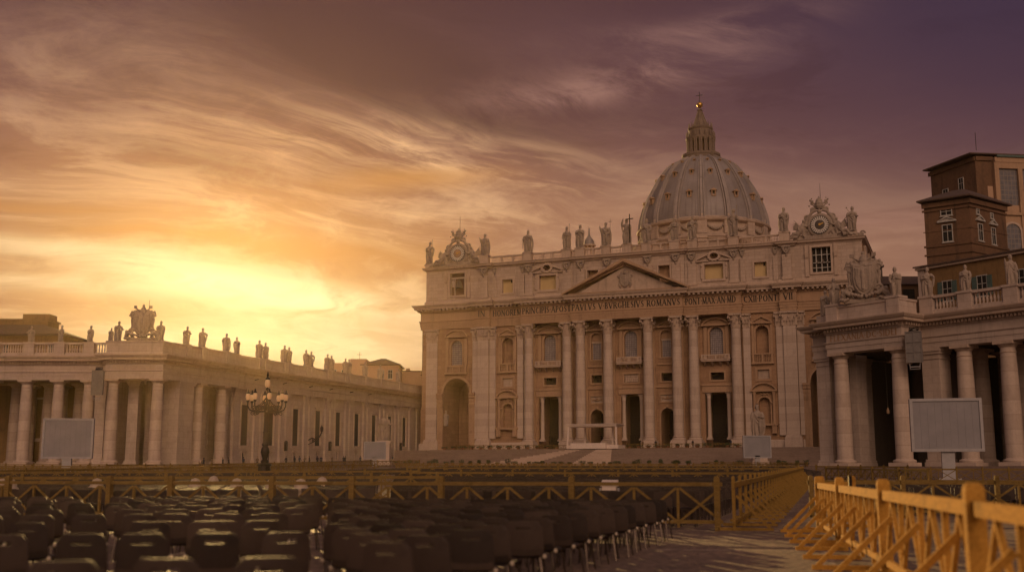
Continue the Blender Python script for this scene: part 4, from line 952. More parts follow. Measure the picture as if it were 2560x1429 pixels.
def tcolumn(par, x, y, zb, ztop, label=None):
    h = ztop - zb - .62; c = put('column', T_SH, par, (x, y, zb), 0, label); c.scale = (1, 1, h / 11.5)
    k = put('capital', T_CAP, c, (0, 0, 11.5)); k.scale = (1, 1, 11.5 / h); put('base', T_BA, c)
    return c
def tpilaster(par, x, y, w, d, zb, ztop, fn=None):
    b = MB(); b.box(x - w / 2, x + w / 2, y, y + d, zb, ztop - .62)
    for z0, z1, e in ((zb - .75, zb - .3, .22), (zb - .3, zb, .14), (ztop - 1.15, ztop - 1.02, .08), (ztop - .62, ztop - .34, .16), (ztop - .34, ztop, .26)): b.box(x - w / 2 - e, x + w / 2 + e, y - e, y + d, z0, z1)
    if fn: b.tf(fn)
    return part('pilaster', b, 'wing_stone', par)
ENTW = [(-1.8, 0), (0, 0), (0, .55), (.07, .55), (.07, 1.0), (.2, 1.12), (.2, 1.22), (0, 1.26), (0, 2.05), (.14, 2.12), (.14, 2.2)]
CORW = [(-1.8, 2.2), (.22, 2.22), (.22, 2.55), (.4, 2.62), (.95, 2.66), (.98, 2.95), (1.12, 3.0), (1.3, 3.25), (1.32, 3.35), (-1.8, 3.45)]
def wing_ent(par, path, z, dent=True, fn=None):
    b = MB(); b.sweep([(o, z + h) for o, h in ENTW], path)
    if fn: b.tf(fn)
    part('entablature', b, 'wing_stone', par)
    b = MB(); b.sweep([(o, z + h) for o, h in CORW], path)
    if dent: dentils(b, path, .22, .3, z + 2.3, z + 2.58, .2, .2)
    if fn: b.tf(fn)
    part('cornice', b, 'trim_stone', par)
def fat_balusters(mb, p, q, z0, z1, n, seg=8):
    h = z1 - z0
    for i in range(n):
        t = (i + .5) / n; x, y = p[0] + (q[0] - p[0]) * t, p[1] + (q[1] - p[1]) * t; r = .15
        mb.box(x - r, x + r, y - r, y + r, z0, z0 + h * .09); mb.lathe([(r * .7, h * .09), (r * .5, h * .15), (r * .75, h * .22), (r * 1.0, h * .34), (r * .85, h * .46), (r * .5, h * .68), (r * .45, h * .8), (r * .75, h * .86), (r * .75, h)], seg, (x, y, z0))
def parapet(par, x0, x1, y, z, stops, fn=None, n_per=2.9, H=2.05):
    """pedestals at stops with balustrades between; x runs along the wing"""
    zt = z + H
    for x in stops:
        b = MB(); b.box(x - .75, x + .75, y - .15, y + .95, z, zt - .2); b.box(x - .85, x + .85, y - .25, y + 1.05, zt - .2, zt + .02); b.box(x - .85, x + .85, y - .25, y + 1.05, z, z + .35)
        if fn: b.tf(fn)
        part('pedestal', b, 'wing_stone', par)
    ed = [x0] + list(stops) + [x1]
    for i, (a, c) in enumerate(zip(ed, ed[1:])):
        a2 = a + (.85 if i else 0); c2 = c - (.85 if i < len(stops) else 0)
        if c2 - a2 < .4: continue
        b = MB(); b.box(a2, c2, y, y + .6, z, z + .5); b.box(a2, c2, y - .08, y + .68, zt - .3, zt - .02)
        fat_balusters(b, (a2, y + .3), (c2, y + .3), z + .5, zt - .3, max(1, int((c2 - a2) * n_per)))
        if fn: b.tf(fn)
        part('balustrade', b, 'wing_stone', par)
# ---- left: portico facing the viewer, local x = world x, y = depth, origin at its right corner column
LW = thing('colonnade', 'sunset side stone colonnade with balustrade and corner portico, below the glow', 'colonnade', (-51., 160., 0.))
ZB, ZT = 2.95, 14.45
for x, y in ((-24.3, 2.2), (-19.4, 2.2), (-14.75, 2.2), (-10.35, 2.2), (-6.1, 0), (.3, 0)): tcolumn(LW, x, y, ZB, ZT)
for x in (-24.3, -19.4, -14.75, -10.35):
    for y in (6.6, 11.2): tcolumn(LW, x + .3 + y * .05, y + 2.0, ZB, ZT)
tpilaster(LW, -8.6, 2.0, 1.5, 1.6, ZB, ZT); tpilaster(LW, -4.3, 3.4, 1.5, 1.6, ZB, ZT); tpilaster(LW, -2.0, 5.6, 1.6, 1.6, ZB, ZT)
PL = [(-60, 1.35), (-7.05, 1.35), (-7.05, -.85), (1.15, -.85), (1.83, 1.93)]
wing_ent(LW, PL, ZT)
b = MB(); b.wall(-60, 2.0, 1.0, ZT + .2, 14.6, [(rect(-23.0, -20.6, 6.5, 12.5), .4), (rect(-13.7, -12.0, 6.5, 12.5), .4)]); b.box(-60, 2, 14.65, 15, 1, ZT); b.box(-60, 1.5, 2.5, 15, ZT + .3, ZT + .6); b.box(-60, 1.8, 2.4, 15, ZT + 3.0, ZT + 3.3)
part('inner_wall', b, 'ochre_plaster', LW)
b = MB(); b.box(-60, 4.0, -3.2, 15, 1.0, 1.75); b.box(-60, 3.2, -2.4, 15, 1.75, 2.2); part('stylobate', b, 'step_stone', LW)
for x0, x1 in ((-23.0, -20.6), (-13.7, -12.0)):
    b = MB(); surround(b, rect(x0, x1, 6.5, 12.5), .3, 14.6, .2); b.box(x0 - .3, x1 + .3, 14.3, 14.6, 6.0, 6.25); w = part('window', b, 'trim_stone', LW)
    b = MB(); b.panel(rect(x0, x1, 6.5, 12.5), 14.95); part('pane', b, 'dark_glass', w)
ZP = ZT + 3.42
parapet(LW, -60, -7.3, 1.5, ZP, (-24.1, -19.2, -14.8, -10.5))
def plain_parapet(par, path, z, H=2.05, fn=None):
    b = MB(); b.sweep([(-.9, z), (.12, z), (.12, z + .35), (0, z + .4), (0, z + H - .3), (.12, z + H - .22), (.15, z + H), (-.9, z + H + .02)], path)
    if fn: b.tf(fn)
    part('parapet', b, 'wing_stone', par)
plain_parapet(LW, [(-7.2, 1.5), (-7.2, -.55), (.9, -.55), (1.5, 1.95)], ZP)
b = MB(); lettering(b, 'PAVLVS.PONT.MAX', -6.0, .1, ZT + 1.32, .62, -.86, .03); part('inscription', b, 'dark_letter' if False else 'trim_stone', LW)
# ---- left corridor: long wing running from the portico back to the church, its floor and roof rising 2 per cent
CR = R(90 - 13.8)                                 # local x runs away from the viewer; outward face is -y
LC = thing('corridor_wing', 'long stone corridor wing of tall dark windows, running back to the church', 'wing', (-51., 160., 0.), CR)
slope = lambda p: (p[0], p[1], p[2] + .02 * p[0])
F = .0
for s in (11.3, 18.7): c = tcolumn(LC, s, -.35, ZB + .02 * s, ZT + .02 * s)
tpilaster(LC, 6.6, -1.15, 4.2, 2.6, ZB, ZT, slope); tpilaster(LC, 17.2, 2.0, 2.6, 1.6, ZB, ZT, slope); tpilaster(LC, 10.6, 2.0, 2.4, 1.6, ZB, ZT, slope); tpilaster(LC, 22.2, .6, 1.6, 1.6, ZB, ZT, slope)
WIN = [28.4, 38.0, 48.4, 58.5, 68.5, 78.6, 88.7, 98.8, 108.8]
b = MB(); holes = []
for s in WIN: holes += [(rect(s - 1.4, s + 1.4, 5.15, 11.85), .2), (rect(s - .55, s + .55, 2.45, 3.95), .3)]
b.wall(23.2, 121, 1.2, ZT + .1, .5, holes); b.wall(3, 23.2, 1.2, ZT + .1, 3.3, [(rect(13.4, 15.2, 4.6, 10.6), .5), (rect(20.2, 21.4, 4.6, 10.6), .5)]); b.box(2.4, 24, -.9, 8, ZT - .02, ZT + .16); b.box(3, 121, 8, 9, 1, ZT); b.box(2, 121, .6, 9, ZT + .15, ZT + .4); b.box(2, 121, .6, 9, ZT + 3.1, ZT + 3.38); b.tf(slope)
part('wall', b, 'wing_stone', LC)
b = MB(); b.panel(rect(13.4, 15.2, 4.6, 10.6), 3.78); b.panel(rect(20.2, 21.4, 4.6, 10.6), 3.78); b.tf(slope); part('niche_panel', b, 'dark_glass', LC)
for i, s in enumerate(WIN):
    lp = rect(s - 1.4, s + 1.4, 5.15, 11.85); b = MB(); surround(b, lp, .34, .5, .16); b.box(s - 1.7, s + 1.7, .2, .51, 12.2, 12.5); b.box(s - 1.6, s + 1.6, .22, .51, 4.6, 4.8)
    gable(b, s, 2.6, 4.05, .42, .5, .25, 'seg', .14); surround(b, rect(s - .55, s + .55, 2.45, 3.95), .15, .5, .1); b.tf(slope); w = part('window', b, 'wing_stone', LC)
    b = MB(); b.panel(lp, .69); b.panel(rect(s - .55, s + .55, 2.45, 3.95), .79); b.tf(slope); part('pane', b, 'dark_glass', w)
PIL = [24.6] + [(a + c) / 2 + k for a, c in zip(WIN, WIN[1:]) for k in (-1.15, 1.15)] + [112.6, 118]
for s in PIL: tpilaster(LC, s, .12, 1.5, .5, ZB, ZT, slope)
PC = [(2.35, -1.25), (22.6, -1.25), (24.0, -.2), (121, -.2)]
wing_ent(LC, PC, ZT, False, slope)
b = MB(); b.box(2, 121, -2.4, 8, .8, 1.75); b.box(2, 121, -1.6, 8, 1.75, 2.2); b.tf(slope); part('stylobate', b, 'step_stone', LC)
plain_parapet(LC, [(2.35, -.95), (22.6, -.95), (24.0, .0), (121, .0)], ZP, 2.05, slope)
LST = [6.8, 11.5, 19.1, 24.4, 32.6, 34.9, 42.6, 44.5, 52.0, 54.3, 62.0, 64.2, 71.5, 73.5, 82.6, 92.0, 104.0]
for s in LST:
    b = MB(); yy = -.95 if s < 23 else 0; b.box(s - .7, s + .7, yy - .18, yy + 1.0, ZP + .42, ZP + 2.15); b.tf(slope); part('pedestal', b, 'wing_stone', LC)
for s in (12.9, 30, 41, 52.3, 62, 72.7, 83):       # iron spikes and bracket lamps on the wall
    b = MB(); b.tube([(s, -.3, ZT + 1.6), (s - .25, -1.1, ZT + 1.75)], .07, 5); b.tf(slope); part('wall_spike', b, 'iron', LC)
for s in (43.4, 63.4, 105): 
    b = MB(); b.box(s - .3, s + .3, -.3, .1, 4.2, 5.6); b.ball((s, -.1, 5.7), .35, 6); b.tf(slope); part('wall_box', b, 'iron', LC)
b = MB(); s = 53.5
b.tube([(s, .1, 6.2), (s + .1, -.6, 6.6), (s + .1, -1.4, 6.3), (s + .1, -2.1, 6.8), (s + .1, -2.5, 7.6)], .14, 6); scroll(b, s + .1, -.8, 6.1, .45, 1.3, .1); b.tube([(s, .1, 5.4), (s + .1, -1.0, 5.9), (s + .1, -1.9, 6.6)], .1, 6); b.lathe([(.1, 0), (.28, .3), (.32, .9), (.1, 1.2), (.02, 1.5)], 8, (s + .1, -2.5, 7.6)); b.tf(slope); part('wall_lantern', b, 'iron', LC)
# ---- right: portico and colonnade seen obliquely; local x along the front (towards the viewer), y inward
RWR = R(-53.13)
RW = thing('colonnade', 'shaded stone colonnade with a dark portico, below the brown palace', 'colonnade', (35.9, 121.5, 0.), RWR)
ZB2, ZT2 = 2.6, 14.05
for x, y in ((0, 0), (7.25, 0)): tcolumn(RW, x, y, ZB2, ZT2)
tpilaster(RW, -2.75, .4, 1.75, 1.8, ZB2, ZT2); tpilaster(RW, -.45, 2.6, .9, 1.8, ZB2, ZT2); tpilaster(RW, -2.3, 6.2, .9, 1.8, ZB2, ZT2); tpilaster(RW, 9.0, 2.9, 2.0, 2.0, ZB2, ZT2)
for x in (12.5, 17.2, 21.9, 26.6): tcolumn(RW, x, 3.5, ZB2, ZT2)
for x in (10.6, 15.2, 19.8, 24.4):
    for y in (8.2, 13.0): tcolumn(RW, x + .9, y, ZB2, ZT2)
PR = [(-3.9, 12), (-3.9, .35), (-1.15, .35), (-1.15, -.85), (8.3, -.85), (8.3, 2.65), (40, 2.65)]
wing_ent(RW, PR, ZT2)
b = MB(); lettering(b, 'FLEXANIA.DC.SIDEI', -.6, 7.7, ZT2 + 1.32, .66, -.86, .03); part('inscription', b, 'wall_stone', RW)
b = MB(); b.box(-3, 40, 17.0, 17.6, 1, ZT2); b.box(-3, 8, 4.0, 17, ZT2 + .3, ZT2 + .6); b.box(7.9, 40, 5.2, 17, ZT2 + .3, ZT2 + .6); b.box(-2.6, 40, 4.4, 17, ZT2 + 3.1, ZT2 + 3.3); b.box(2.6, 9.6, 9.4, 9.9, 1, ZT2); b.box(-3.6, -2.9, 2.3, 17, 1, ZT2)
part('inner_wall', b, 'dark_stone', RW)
b = MB(); b.box(-5, 40, -2.6, 17, .4, 1.4); b.box(-4.4, 40, -1.8, 17, 1.4, 1.86); part('stylobate', b, 'step_stone', RW)
ZP2 = ZT2 + 3.42
b = MB(); b.box(-3.7, -1.2, .9, 2.0, ZP2, ZP2 + 1.2); part('parapet', b, 'wing_stone', RW)
plain_parapet(RW, [(-1.0, 2.5), (-1.0, -.5), (8.0, -.5), (8.0, 2.5)], ZP2, 1.75)
for x in (-.45, 7.3):
    b = MB(); b.box(x - .75, x + .75, -.72, .7, ZP2, ZP2 + 1.78); b.box(x - .85, x + .85, -.8, .8, ZP2 + 1.78, ZP2 + 2.02); part('pedestal', b, 'wing_stone', RW)
parapet(RW, 8.4, 40, 2.8, ZP2, (9.0, 13.4, 18.3, 23.4, 28.4), None, 2.6)
b = MB(); b.tube([(3.1, 3.6, ZT2 + .2), (3.1, 3.6, 8.2)], .04, 5); part('lamp_chain', b, 'iron', RW)
b = MB(); b.lathe([(.04, 7.5), (.15, 7.55), (.17, 7.85), (.05, 8.2)], 8, (3.1, 3.6, 0)); part('hanging_lamp', b, 'warm_trim', RW)
# ================================================================== PALACE and roofs above the right colonnade
def pane_window(par, fn, x0, x1, z0, z1, y, shut=None, hood=None, mat='dark_glass', trim='pale_frame'):
    b = MB(); surround(b, rect(x0, x1, z0, z1), .14, y, .12); b.box(x0 - .25, x1 + .25, y - .25, y, z0 - .3, z0 - .14); xm = (x0 + x1) / 2
    b.box(xm - .05, xm + .05, y - .05, y + .02, z0, z1); b.box(x0, x1, y - .05, y + .02, z0 + (z1 - z0) * .6, z0 + (z1 - z0) * .6 + .09)
    if hood: gable(b, xm, (x1 - x0) * 2.1, z1 + .75, .8, y, .35, 'tri', .2)
    b.tf(fn); w = part('window', b, trim, par)
    b = MB(); b.box(x0, x1, y - .03, y + .01, z0, z1); b.tf(fn); part('pane', b, mat, w)
    if shut:
        for k in (0, 1):
            b = MB(); xa = x0 - (x1 - x0) * .62 if k == 0 else x1 + .04
            b.box(xa, xa + (x1 - x0) * .58, y - .12, y - .04, z0, z1)
            for i in range(9): b.box(xa + .08, xa + (x1 - x0) * .58 - .08, y - .15, y - .13, z0 + (z1 - z0) * i / 9 + .06, z0 + (z1 - z0) * (i + 1) / 9 - .04)
            b.tf(fn); part('shutter', b, 'green_shutter', w)
def face(P, Q):
    """frame of a wall face from P to Q (left to right as seen): local (x along, y inward, z)"""
    dx, dy = Q[0] - P[0], Q[1] - P[1]; L = math.hypot(dx, dy); dx /= L; dy /= L
    return (lambda p: (P[0] + dx * p[0] - dy * p[1], P[1] + dy * p[0] + dx * p[1], p[2])), L
def hip(mb, pts, z, over, rise, mi=0):
    c = Vector((sum(p[0] for p in pts) / len(pts), sum(p[1] for p in pts) / len(pts))); lo = []; up = []
    for p in pts:
        v = Vector(p) - c; L = v.length; lo.append(tuple(c + v * ((L + over * 1.4) / L))); up.append(tuple(c + v * .25))
    mb.loft([[(x, y, z - .25) for x, y in lo], [(x, y, z) for x, y in lo], [(x, y, z + rise) for x, y in up]], smooth=False)
# yellow wing
YA, YB = (64.9, 175.5), (83.5, 149.0)
Y = thing('palace_wing', 'ochre wing with green shutters behind the colonnade balustrade', 'building', (64.9, 175.5, 0))
off = lambda fn, o: (lambda p: tuple(a - c for a, c in zip(fn(p), o)))
yf, L = face(YA, YB); yf0 = yf; yf = off(yf0, (64.9, 175.5, 0))
b = MB(); b.box(0, L, 0, 14, 4, 33.0); b.tf(yf); part('wall', b, 'ochre_plaster', Y)
b = MB(); b.box(-.3, L + .4, -.45, 14, 33.0, 33.35); b.tf(yf); part('eaves', b, 'trim_stone', Y)
b = MB(); b.add([(-.5, -.7, 33.36), (L + .5, -.7, 33.36), (L + .5, 14, 36.0), (-.5, 14, 36.0), (-.5, -.7, 33.6), (L + .5, -.7, 33.6), (L + .5, 14, 36.3), (-.5, 14, 36.3)], [(4, 5, 6, 7), (0, 1, 5, 4), (0, 4, 7, 3), (1, 2, 6, 5)]); b.tf(yf); part('roof', b, 'roof_tile', Y)
b = MB(); b.box(-.05, 1.1, -.12, .0, 20, 33.0); b.tf(yf); part('quoin', b, 'wing_stone', Y)
for x in (4.3, 10.2, 16.2, 22.2, 28): pane_window(Y, yf, x, x + 1.5, 27.6, 30.6, -.02, True)
# brown tower with a hipped tile roof
TL, TC, TR = (71.9, 190.), (78.0, 185.5), (87.0, 192.)
TW = thing('palace_tower', 'brown plaster tower with hipped tile roof and pedimented windows', 'building', (78., 185.5, 0)); o0 = (78., 185.5, 0)
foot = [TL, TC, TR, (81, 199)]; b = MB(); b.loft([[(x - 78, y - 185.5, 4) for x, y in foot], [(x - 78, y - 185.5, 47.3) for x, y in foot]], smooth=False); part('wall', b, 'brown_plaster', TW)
b = MB(); hip(b, [(x - 78, y - 185.5) for x, y in foot], 47.9, 1.0, 2.3); part('roof', b, 'roof_tile', TW)
b = MB()
for z, e, h in ((46.6, .35, .8), (45.9, .2, .35), (39.6, .18, .35), (38.1, .2, .3), (42.3, .08, .14)):
    f1, l1 = face(TL, TC); f2, l2 = face(TC, TR)
    for f, l in ((f1, l1), (f2, l2)):
        o = len(b.v); b.box(-.3, l + .2, -e, .0, z, z + h); b.tf(off(f, o0), o)
part('string_course', b, 'warm_trim' if False else 'brown_plaster', TW)
f1, l1 = face(TL, TC); f2, l2 = face(TC, TR)
pane_window(TW, off(f1, o0), 3.0, 4.5, 40.4, 43.2, -.02, None, True); pane_window(TW, off(f1, o0), 2.9, 4.6, 45.0, 46.0, -.02); pane_window(TW, off(f2, o0), 2.2, 3.4, 40.4, 43.2, -.02, None, True); pane_window(TW, off(f2, o0), 6.2, 7.3, 40.2, 43.0, -.02, None, True)
pane_window(TW, off(f2, o0), 2.0, 2.7, 45.0, 45.8, -.02); pane_window(TW, off(f2, o0), 6.3, 7.0, 44.8, 45.6, -.02)
# upper palace block with the glazed loggia
UL, UC, UR = (86.6, 224.), (90.9, 212.), (122., 216.)
UP = thing('palace', 'tall brown palace block with great glazed loggia windows under a dark roof', 'building', (90.9, 212., 0)); o1 = (90.9, 212., 0)
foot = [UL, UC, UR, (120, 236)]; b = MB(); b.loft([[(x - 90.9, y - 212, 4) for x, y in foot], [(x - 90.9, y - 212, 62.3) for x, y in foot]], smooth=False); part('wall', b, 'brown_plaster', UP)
b = MB(); hip(b, [(x - 90.9, y - 212) for x, y in foot], 63.0, 1.1, 2.0); part('roof', b, 'roof_tile', UP)
f1, l1 = face(UL, UC); f2, l2 = face(UC, UR); F1, F2 = off(f1, o1), off(f2, o1)
b = MB(); b.box(-.4, l1, -.3, 0, 53.7, 54.0); b.tf(F1); part('string_course', b, 'brown_plaster', UP)
b = MB(); b.box(-.4, l1, -.3, 0, 61.6, 62.4); b.tf(F1); o = len(b.v); b.box(0, 3.6, -.3, 0, 61.6, 62.4); b.tf(F2, o); part('string_course', b, 'brown_plaster', UP)
pane_window(UP, F1, 3.4, 4.8, 55.2, 57.8, -.02); pane_window(UP, F1, 8.0, 9.2, 56.4, 59.0, -.02)
b = MB(); b.box(3.6, l2 + .5, -.9, .0, 61.2, 62.2); b.box(3.6, l2 + .5, -1.1, .0, 50.6, 51.1); b.box(3.6, l2 + .5, -.7, .0, 36, 50.6)
b.box(3.5, l2 + .5, -.8, .0, 60.0, 61.2)
for i in range(7):
    x = 3.9 + i * 4.9; b.box(x - .45, x + .45, -.85, 0, 51.1, 60.2); b.box(x - .6, x + .6, -1.0, -.1, 51.1, 53.2); b.box(x - .5, x + .5, -1.0, -.5, 36, 50.6)
    if i < 6: b.box(x + .5, x + 4.4, -.6, 0, 51.1, 52.6)
b.tf(F2); LG = part('loggia', b, 'warm_trim', UP)
b = MB(); b.box(2.2, 3.3, -.06, .0, 47.5, 56.5); b.tf(F2); part('bare_plaster_patch', b, 'pink_plaster', UP)
for i in range(6):
    x = 3.9 + i * 4.9; b = MB(); b.box(x + .45, x + 4.45, -.32, -.1, 52.6, 60.0); b.tf(F2); part('window', b, 'palace_glass', LG)
    b = MB(); b.panel(arch(x + 2.45, 3.2, 42, 48.9), -.74); b.tf(F2); part('arched_window', b, 'palace_glass', LG)
    b = MB(); surround(b, arch(x + 2.45, 3.2, 42, 48.9), .4, -.72, .2); b.tf(F2); part('window_surround', b, 'trim_stone', LG)
b = MB(); b.tube([(1.0, 1, 64), (1.0, 1, 67.6)], .06, 5); b.tf(F2); part('aerial', b, 'iron', UP)
b = MB(); b.box(4, l2, -1.2, -.9, 62.22, 62.6); b.tf(F2); part('gutter', b, 'green_shutter', UP)
# low dark roof with a chimney between church and palace
RF = thing('house', 'low brown house with dark tile roof and a chimney, between church and palace', 'building', (74, 212, 0))
b = MB(); b.box(-6.2, 9, 0, 12, 4, 36.9); part('wall', b, 'brown_plaster', RF)
b = MB(); b.add([(-6.5, -.6, 36.91), (9, -.6, 36.91), (9, 6, 39.6), (-6.5, 6, 39.6), (9, 12, 36.91), (-6.5, 12, 36.91)], [(0, 1, 2, 3), (3, 2, 4, 5), (0, 3, 5), (1, 4, 2)]); r = part('roof', b, 'roof_tile', RF)
b = MB(); b.box(-4.2, -2.0, 1.5, 3.5, 37, 40.6); b.box(-4.5, -1.7, 1.2, 3.8, 40.6, 41.0); b.box(-4.3, -1.9, 1.4, 3.6, 41.3, 41.7); b.lathe([(.3, 41.7), (.1, 42.3), (.25, 42.6), (.02, 43.4)], 6, (-3.1, 2.5, 0))
for x in (-4.2, -3.1, -2.2): b.box(x, x + .25, 1.4, 1.8, 41, 41.3)
part('chimney', b, 'dark_stone', r)
b = MB(); b.box(1.2, 3.4, -.2, 0, 34.2, 36.0); part('window', b, 'dark_glass', RF)
# ---- houses behind the left colonnade
H1 = thing('house', 'ochre house with a shallow tiled roof, behind the sunset side colonnade', 'building', (-100, 230, 0))
b = MB(); b.box(-30, 6.9, 0, 16, 4, 29.4); part('wall', b, 'ochre_plaster', H1)
b = MB(); b.loft([[(-31, -1.2, 29.2), (8.0, -1.2, 29.2), (8.0, 17, 29.2), (-31, 17, 29.2)], [(-31, -1.2, 29.55), (8.0, -1.2, 29.55), (8.0, 17, 29.55), (-31, 17, 29.55)], [(-29, 6, 32.6), (-.6, 6, 32.6), (-.6, 10, 32.6), (-29, 10, 32.6)]], smooth=False); rf = part('roof', b, 'roof_tile', H1)
b = MB(); b.box(-30, 1.4, 5, 11, 31, 33.0); b.box(-30, 1.7, 4.7, 11.3, 33.0, 33.4); b.box(-4.4, 1.3, 6, 10, 33.4, 34.6); part('roof_storey', b, 'ochre_plaster', rf)
for x in (-5.5, -.6, 4.2): pane_window(H1, lambda p: p, x, x + 1.2, 25.2, 27.6, -.02)
H2 = thing('house', 'hazy pale house with flat parapet and gabled roof, beyond the corridor', 'building', (-38, 310, 0))
b = MB(); b.box(-14, -4.2, 0, 12, 4, 31.3); b.box(-7.0, -2.5, -.3, 10, 4, 32.4); b.box(-4.2, 6.4, .0, 12, 4, 30.6); part('wall', b, 'pink_plaster', H2)
b = MB(); b.loft([[(-4.2, -.5, 30.6), (7, -.5, 30.6), (7, 12, 30.6), (-4.2, 12, 30.6)], [(-4.2, -.5, 30.9), (7, -.5, 30.9), (7, 12, 30.9), (-4.2, 12, 30.9)], [(1, 5, 33.0), (2.2, 5, 33.0), (2.2, 7, 33.0), (1, 7, 33.0)]], smooth=False); rf = part('roof', b, 'roof_tile', H2)
b = MB(); b.tube([(-5, 4, 32.4), (-5, 4, 34.8)], .06, 5); b.box(-5.8, -4.4, 3.95, 4.05, 34.0, 34.1); part('aerial', b, 'iron', rf)
for x in (-12, -9.3, 1.2, 3.6): pane_window(H2, lambda p: p, x, x + 1.1, 27, 29.3, -.05)
H3 = thing('house', 'low hazy house next to the church corner, with broken roof line', 'building', (-27, 318, 0))
b = MB(); b.box(-4.4, 1.0, 0, 8, 4, 29.6); b.box(1.0, 7, -1, 8, 4, 28.4); b.box(-3.4, -2.2, 1, 2, 29.6, 30.6); b.box(2.4, 4, 1, 3, 28.4, 29.9); part('wall', b, 'pink_plaster', H3)
b = MB(); b.box(-4.7, 1.3, -.3, 8, 29.6, 29.85); b.box(1.0, 7.2, -1.3, 8, 28.4, 28.65); part('roof', b, 'roof_tile', H3)
# ================================================================== STATUES: robed figures, each a single skin, height 1 then scaled
def statue_mesh(name, seed, la, ra, vox=.0105, lean=.0, beard=True, cape=0, wide=1.):
    """la / ra: elbow and hand of the viewer's left / right arm"""
    rd = random.Random(seed); b = MB(); ph = [rd.uniform(0, 6.3) for _ in range(6)]; sw = rd.choice((-1, 1))
    PR = [(0, .160, .130), (.03, .168, .136), (.10, .160, .128), (.2, .150, .120), (.3, .146, .115), (.4, .138, .110), (.5, .130, .104), (.57, .120, .098), (.63, .120, .098), (.69, .130, .100), (.735, .126, .090), (.785, .080, .066), (.812, .046, .044), (.86, .040, .042)]
    rings = []; n = 44
    off = lambda z: (sw * .045 * sin(pi * min(z, .8) * 1.25) + lean * z, -.012 * sin(pi * z))
    for j in range(len(PR) - 1):
        for t in ((0, .34, .67) if j < len(PR) - 2 else (0, .5, 1)):
            z, rx, ry = (PR[j][k] + (PR[j + 1][k] - PR[j][k]) * t for k in range(3)); cx, cy = off(z); r = []
            a = .17 * max(0, 1 - z / .66) + (.06 if z < .74 else .0) * (z > .1)
            for i in range(n):
                f = 2 * pi * i / n
                q = 1 + a * (.55 * sin(7 * f + ph[0] + z * 3 * sw) + .38 * sin(11 * f + ph[1] - z * 5) + .30 * sin(4 * f + ph[2] + 6 * z))
                r.append((cx + rx * wide * q * cos(f), cy + ry * q * sin(f), z))
            rings.append(r)
    b.loft(rings)
    b.lathe([(.155 * wide, -.02), (.185 * wide, -.02), (.185 * wide, .015), (.01, .02)], 8, (0, 0, 0), False)
    # a bent knee pushing through the robe, feet
    b.tube([(sw * -.055, -.05, .50), (sw * -.075, -.12, .30), (sw * -.07, -.085, .04)], [.075, .062, .05], 8); b.ball((sw * -.07, -.15, .02), .035, 6, 1, 1.6, .8); b.ball((sw * .06, -.13, .02), .033, 6, 1, 1.6, .8)
    hx, hy = off(.9); hx += rd.uniform(-.012, .012)
    b.ball((hx, hy - .008, .925), .058, 12, .92, 1.05, 1.34); b.ball((hx, hy - .062, .918), .014, 6, 1, 1, 1.5); b.ball((hx, hy + .018, .945), .062, 10, 1, 1, 1.1)
    for k in (-1, 1): b.ball((hx + k * .045, hy + .02, .905), .026, 6, 1, 1, 1.9)
    if beard: b.ball((hx, hy - .045, .872), .032, 8, 1, .9, 1.5)
    def arm(k, eh):
        e, h = eh; s = Vector((k * .118 * wide + off(.73)[0], off(.73)[1], .742)); e = Vector(e); h = Vector(h); d = (h - e).normalized()
        b.tube([s, s.lerp(e, .5) + Vector((k * .008, 0, 0)), e], [.058, .058, .052], 8); b.tube([e, e.lerp(h, .55), h], [.052, .042, .022], 8)
        b.ball(h + d * .018, .024, 8); b.tube([h + d * .02, h + d * .055], [.014, .007], 5); b.tube([h + d * .015 + Vector((k * -.012, 0, .005)), h + d * .04 + Vector((k * -.022, 0, .012))], [.009, .005], 5)
        # hanging sleeve fold
        b.tube([e + Vector((0, 0, .0)), e + Vector((-k * .012, .01, -.11)), e + Vector((-k * .02, .01, -.30))], [.052, .048, .022], 7, flat=.7)
    arm(-1, la); arm(1, ra)
    # mantle slung across the body, and falling at the side
    k = sw
    b.tube([(k * .11, .05, .76), (k * .07, -.085, .70), (-k * .03, -.125, .58), (-k * .125, -.06, .47), (-k * .10, .06, .44)], [.035, .045, .05, .048, .04], 7, flat=.55)
    b.tube([(k * .10, -.08, .66), (-k * .02, -.135, .50), (-k * .13, -.05, .38)], [.02, .028, .024], 6); b.tube([(k * .11, -.07, .58), (k * .02, -.13, .42), (-k * .12, -.06, .30)], [.018, .024, .02], 6)
    for i in range(4): b.tube([(-k * (.135 - .02 * i), -.03 - .028 * i, .48 - .02 * i), (-k * (.15 - .02 * i), -.04 - .03 * i, .25), (-k * (.14 - .02 * i), -.03 - .03 * i, .08 + .03 * i)], [.026, .024, .014], 6)
    if cape: b.tube([(cape * .14, .05, .76), (cape * .19, .06, .55), (cape * .20, .05, .3), (cape * .17, .04, .06)], [.05, .075, .085, .07], 8, flat=.5)
    return remeshed(b, name, vox, 'sculpture_stone')
LO = lambda k: ((k * .175, -.01, .585), (k * .15, -.12, .47)); BOOK = lambda k: ((k * .18, -.01, .585), (k * .05, -.16, .60)); UP = lambda k: ((k * .195, -.03, .64), (k * .235, -.07, .82)); OUT = lambda k: ((k * .175, -.04, .60), (k * .245, -.13, .57)); CHE = lambda k: ((k * .165, -.07, .61), (k * .015, -.15, .68)); HI = lambda k: ((k * .21, -.02, .80), (k * .13, -.06, .97))
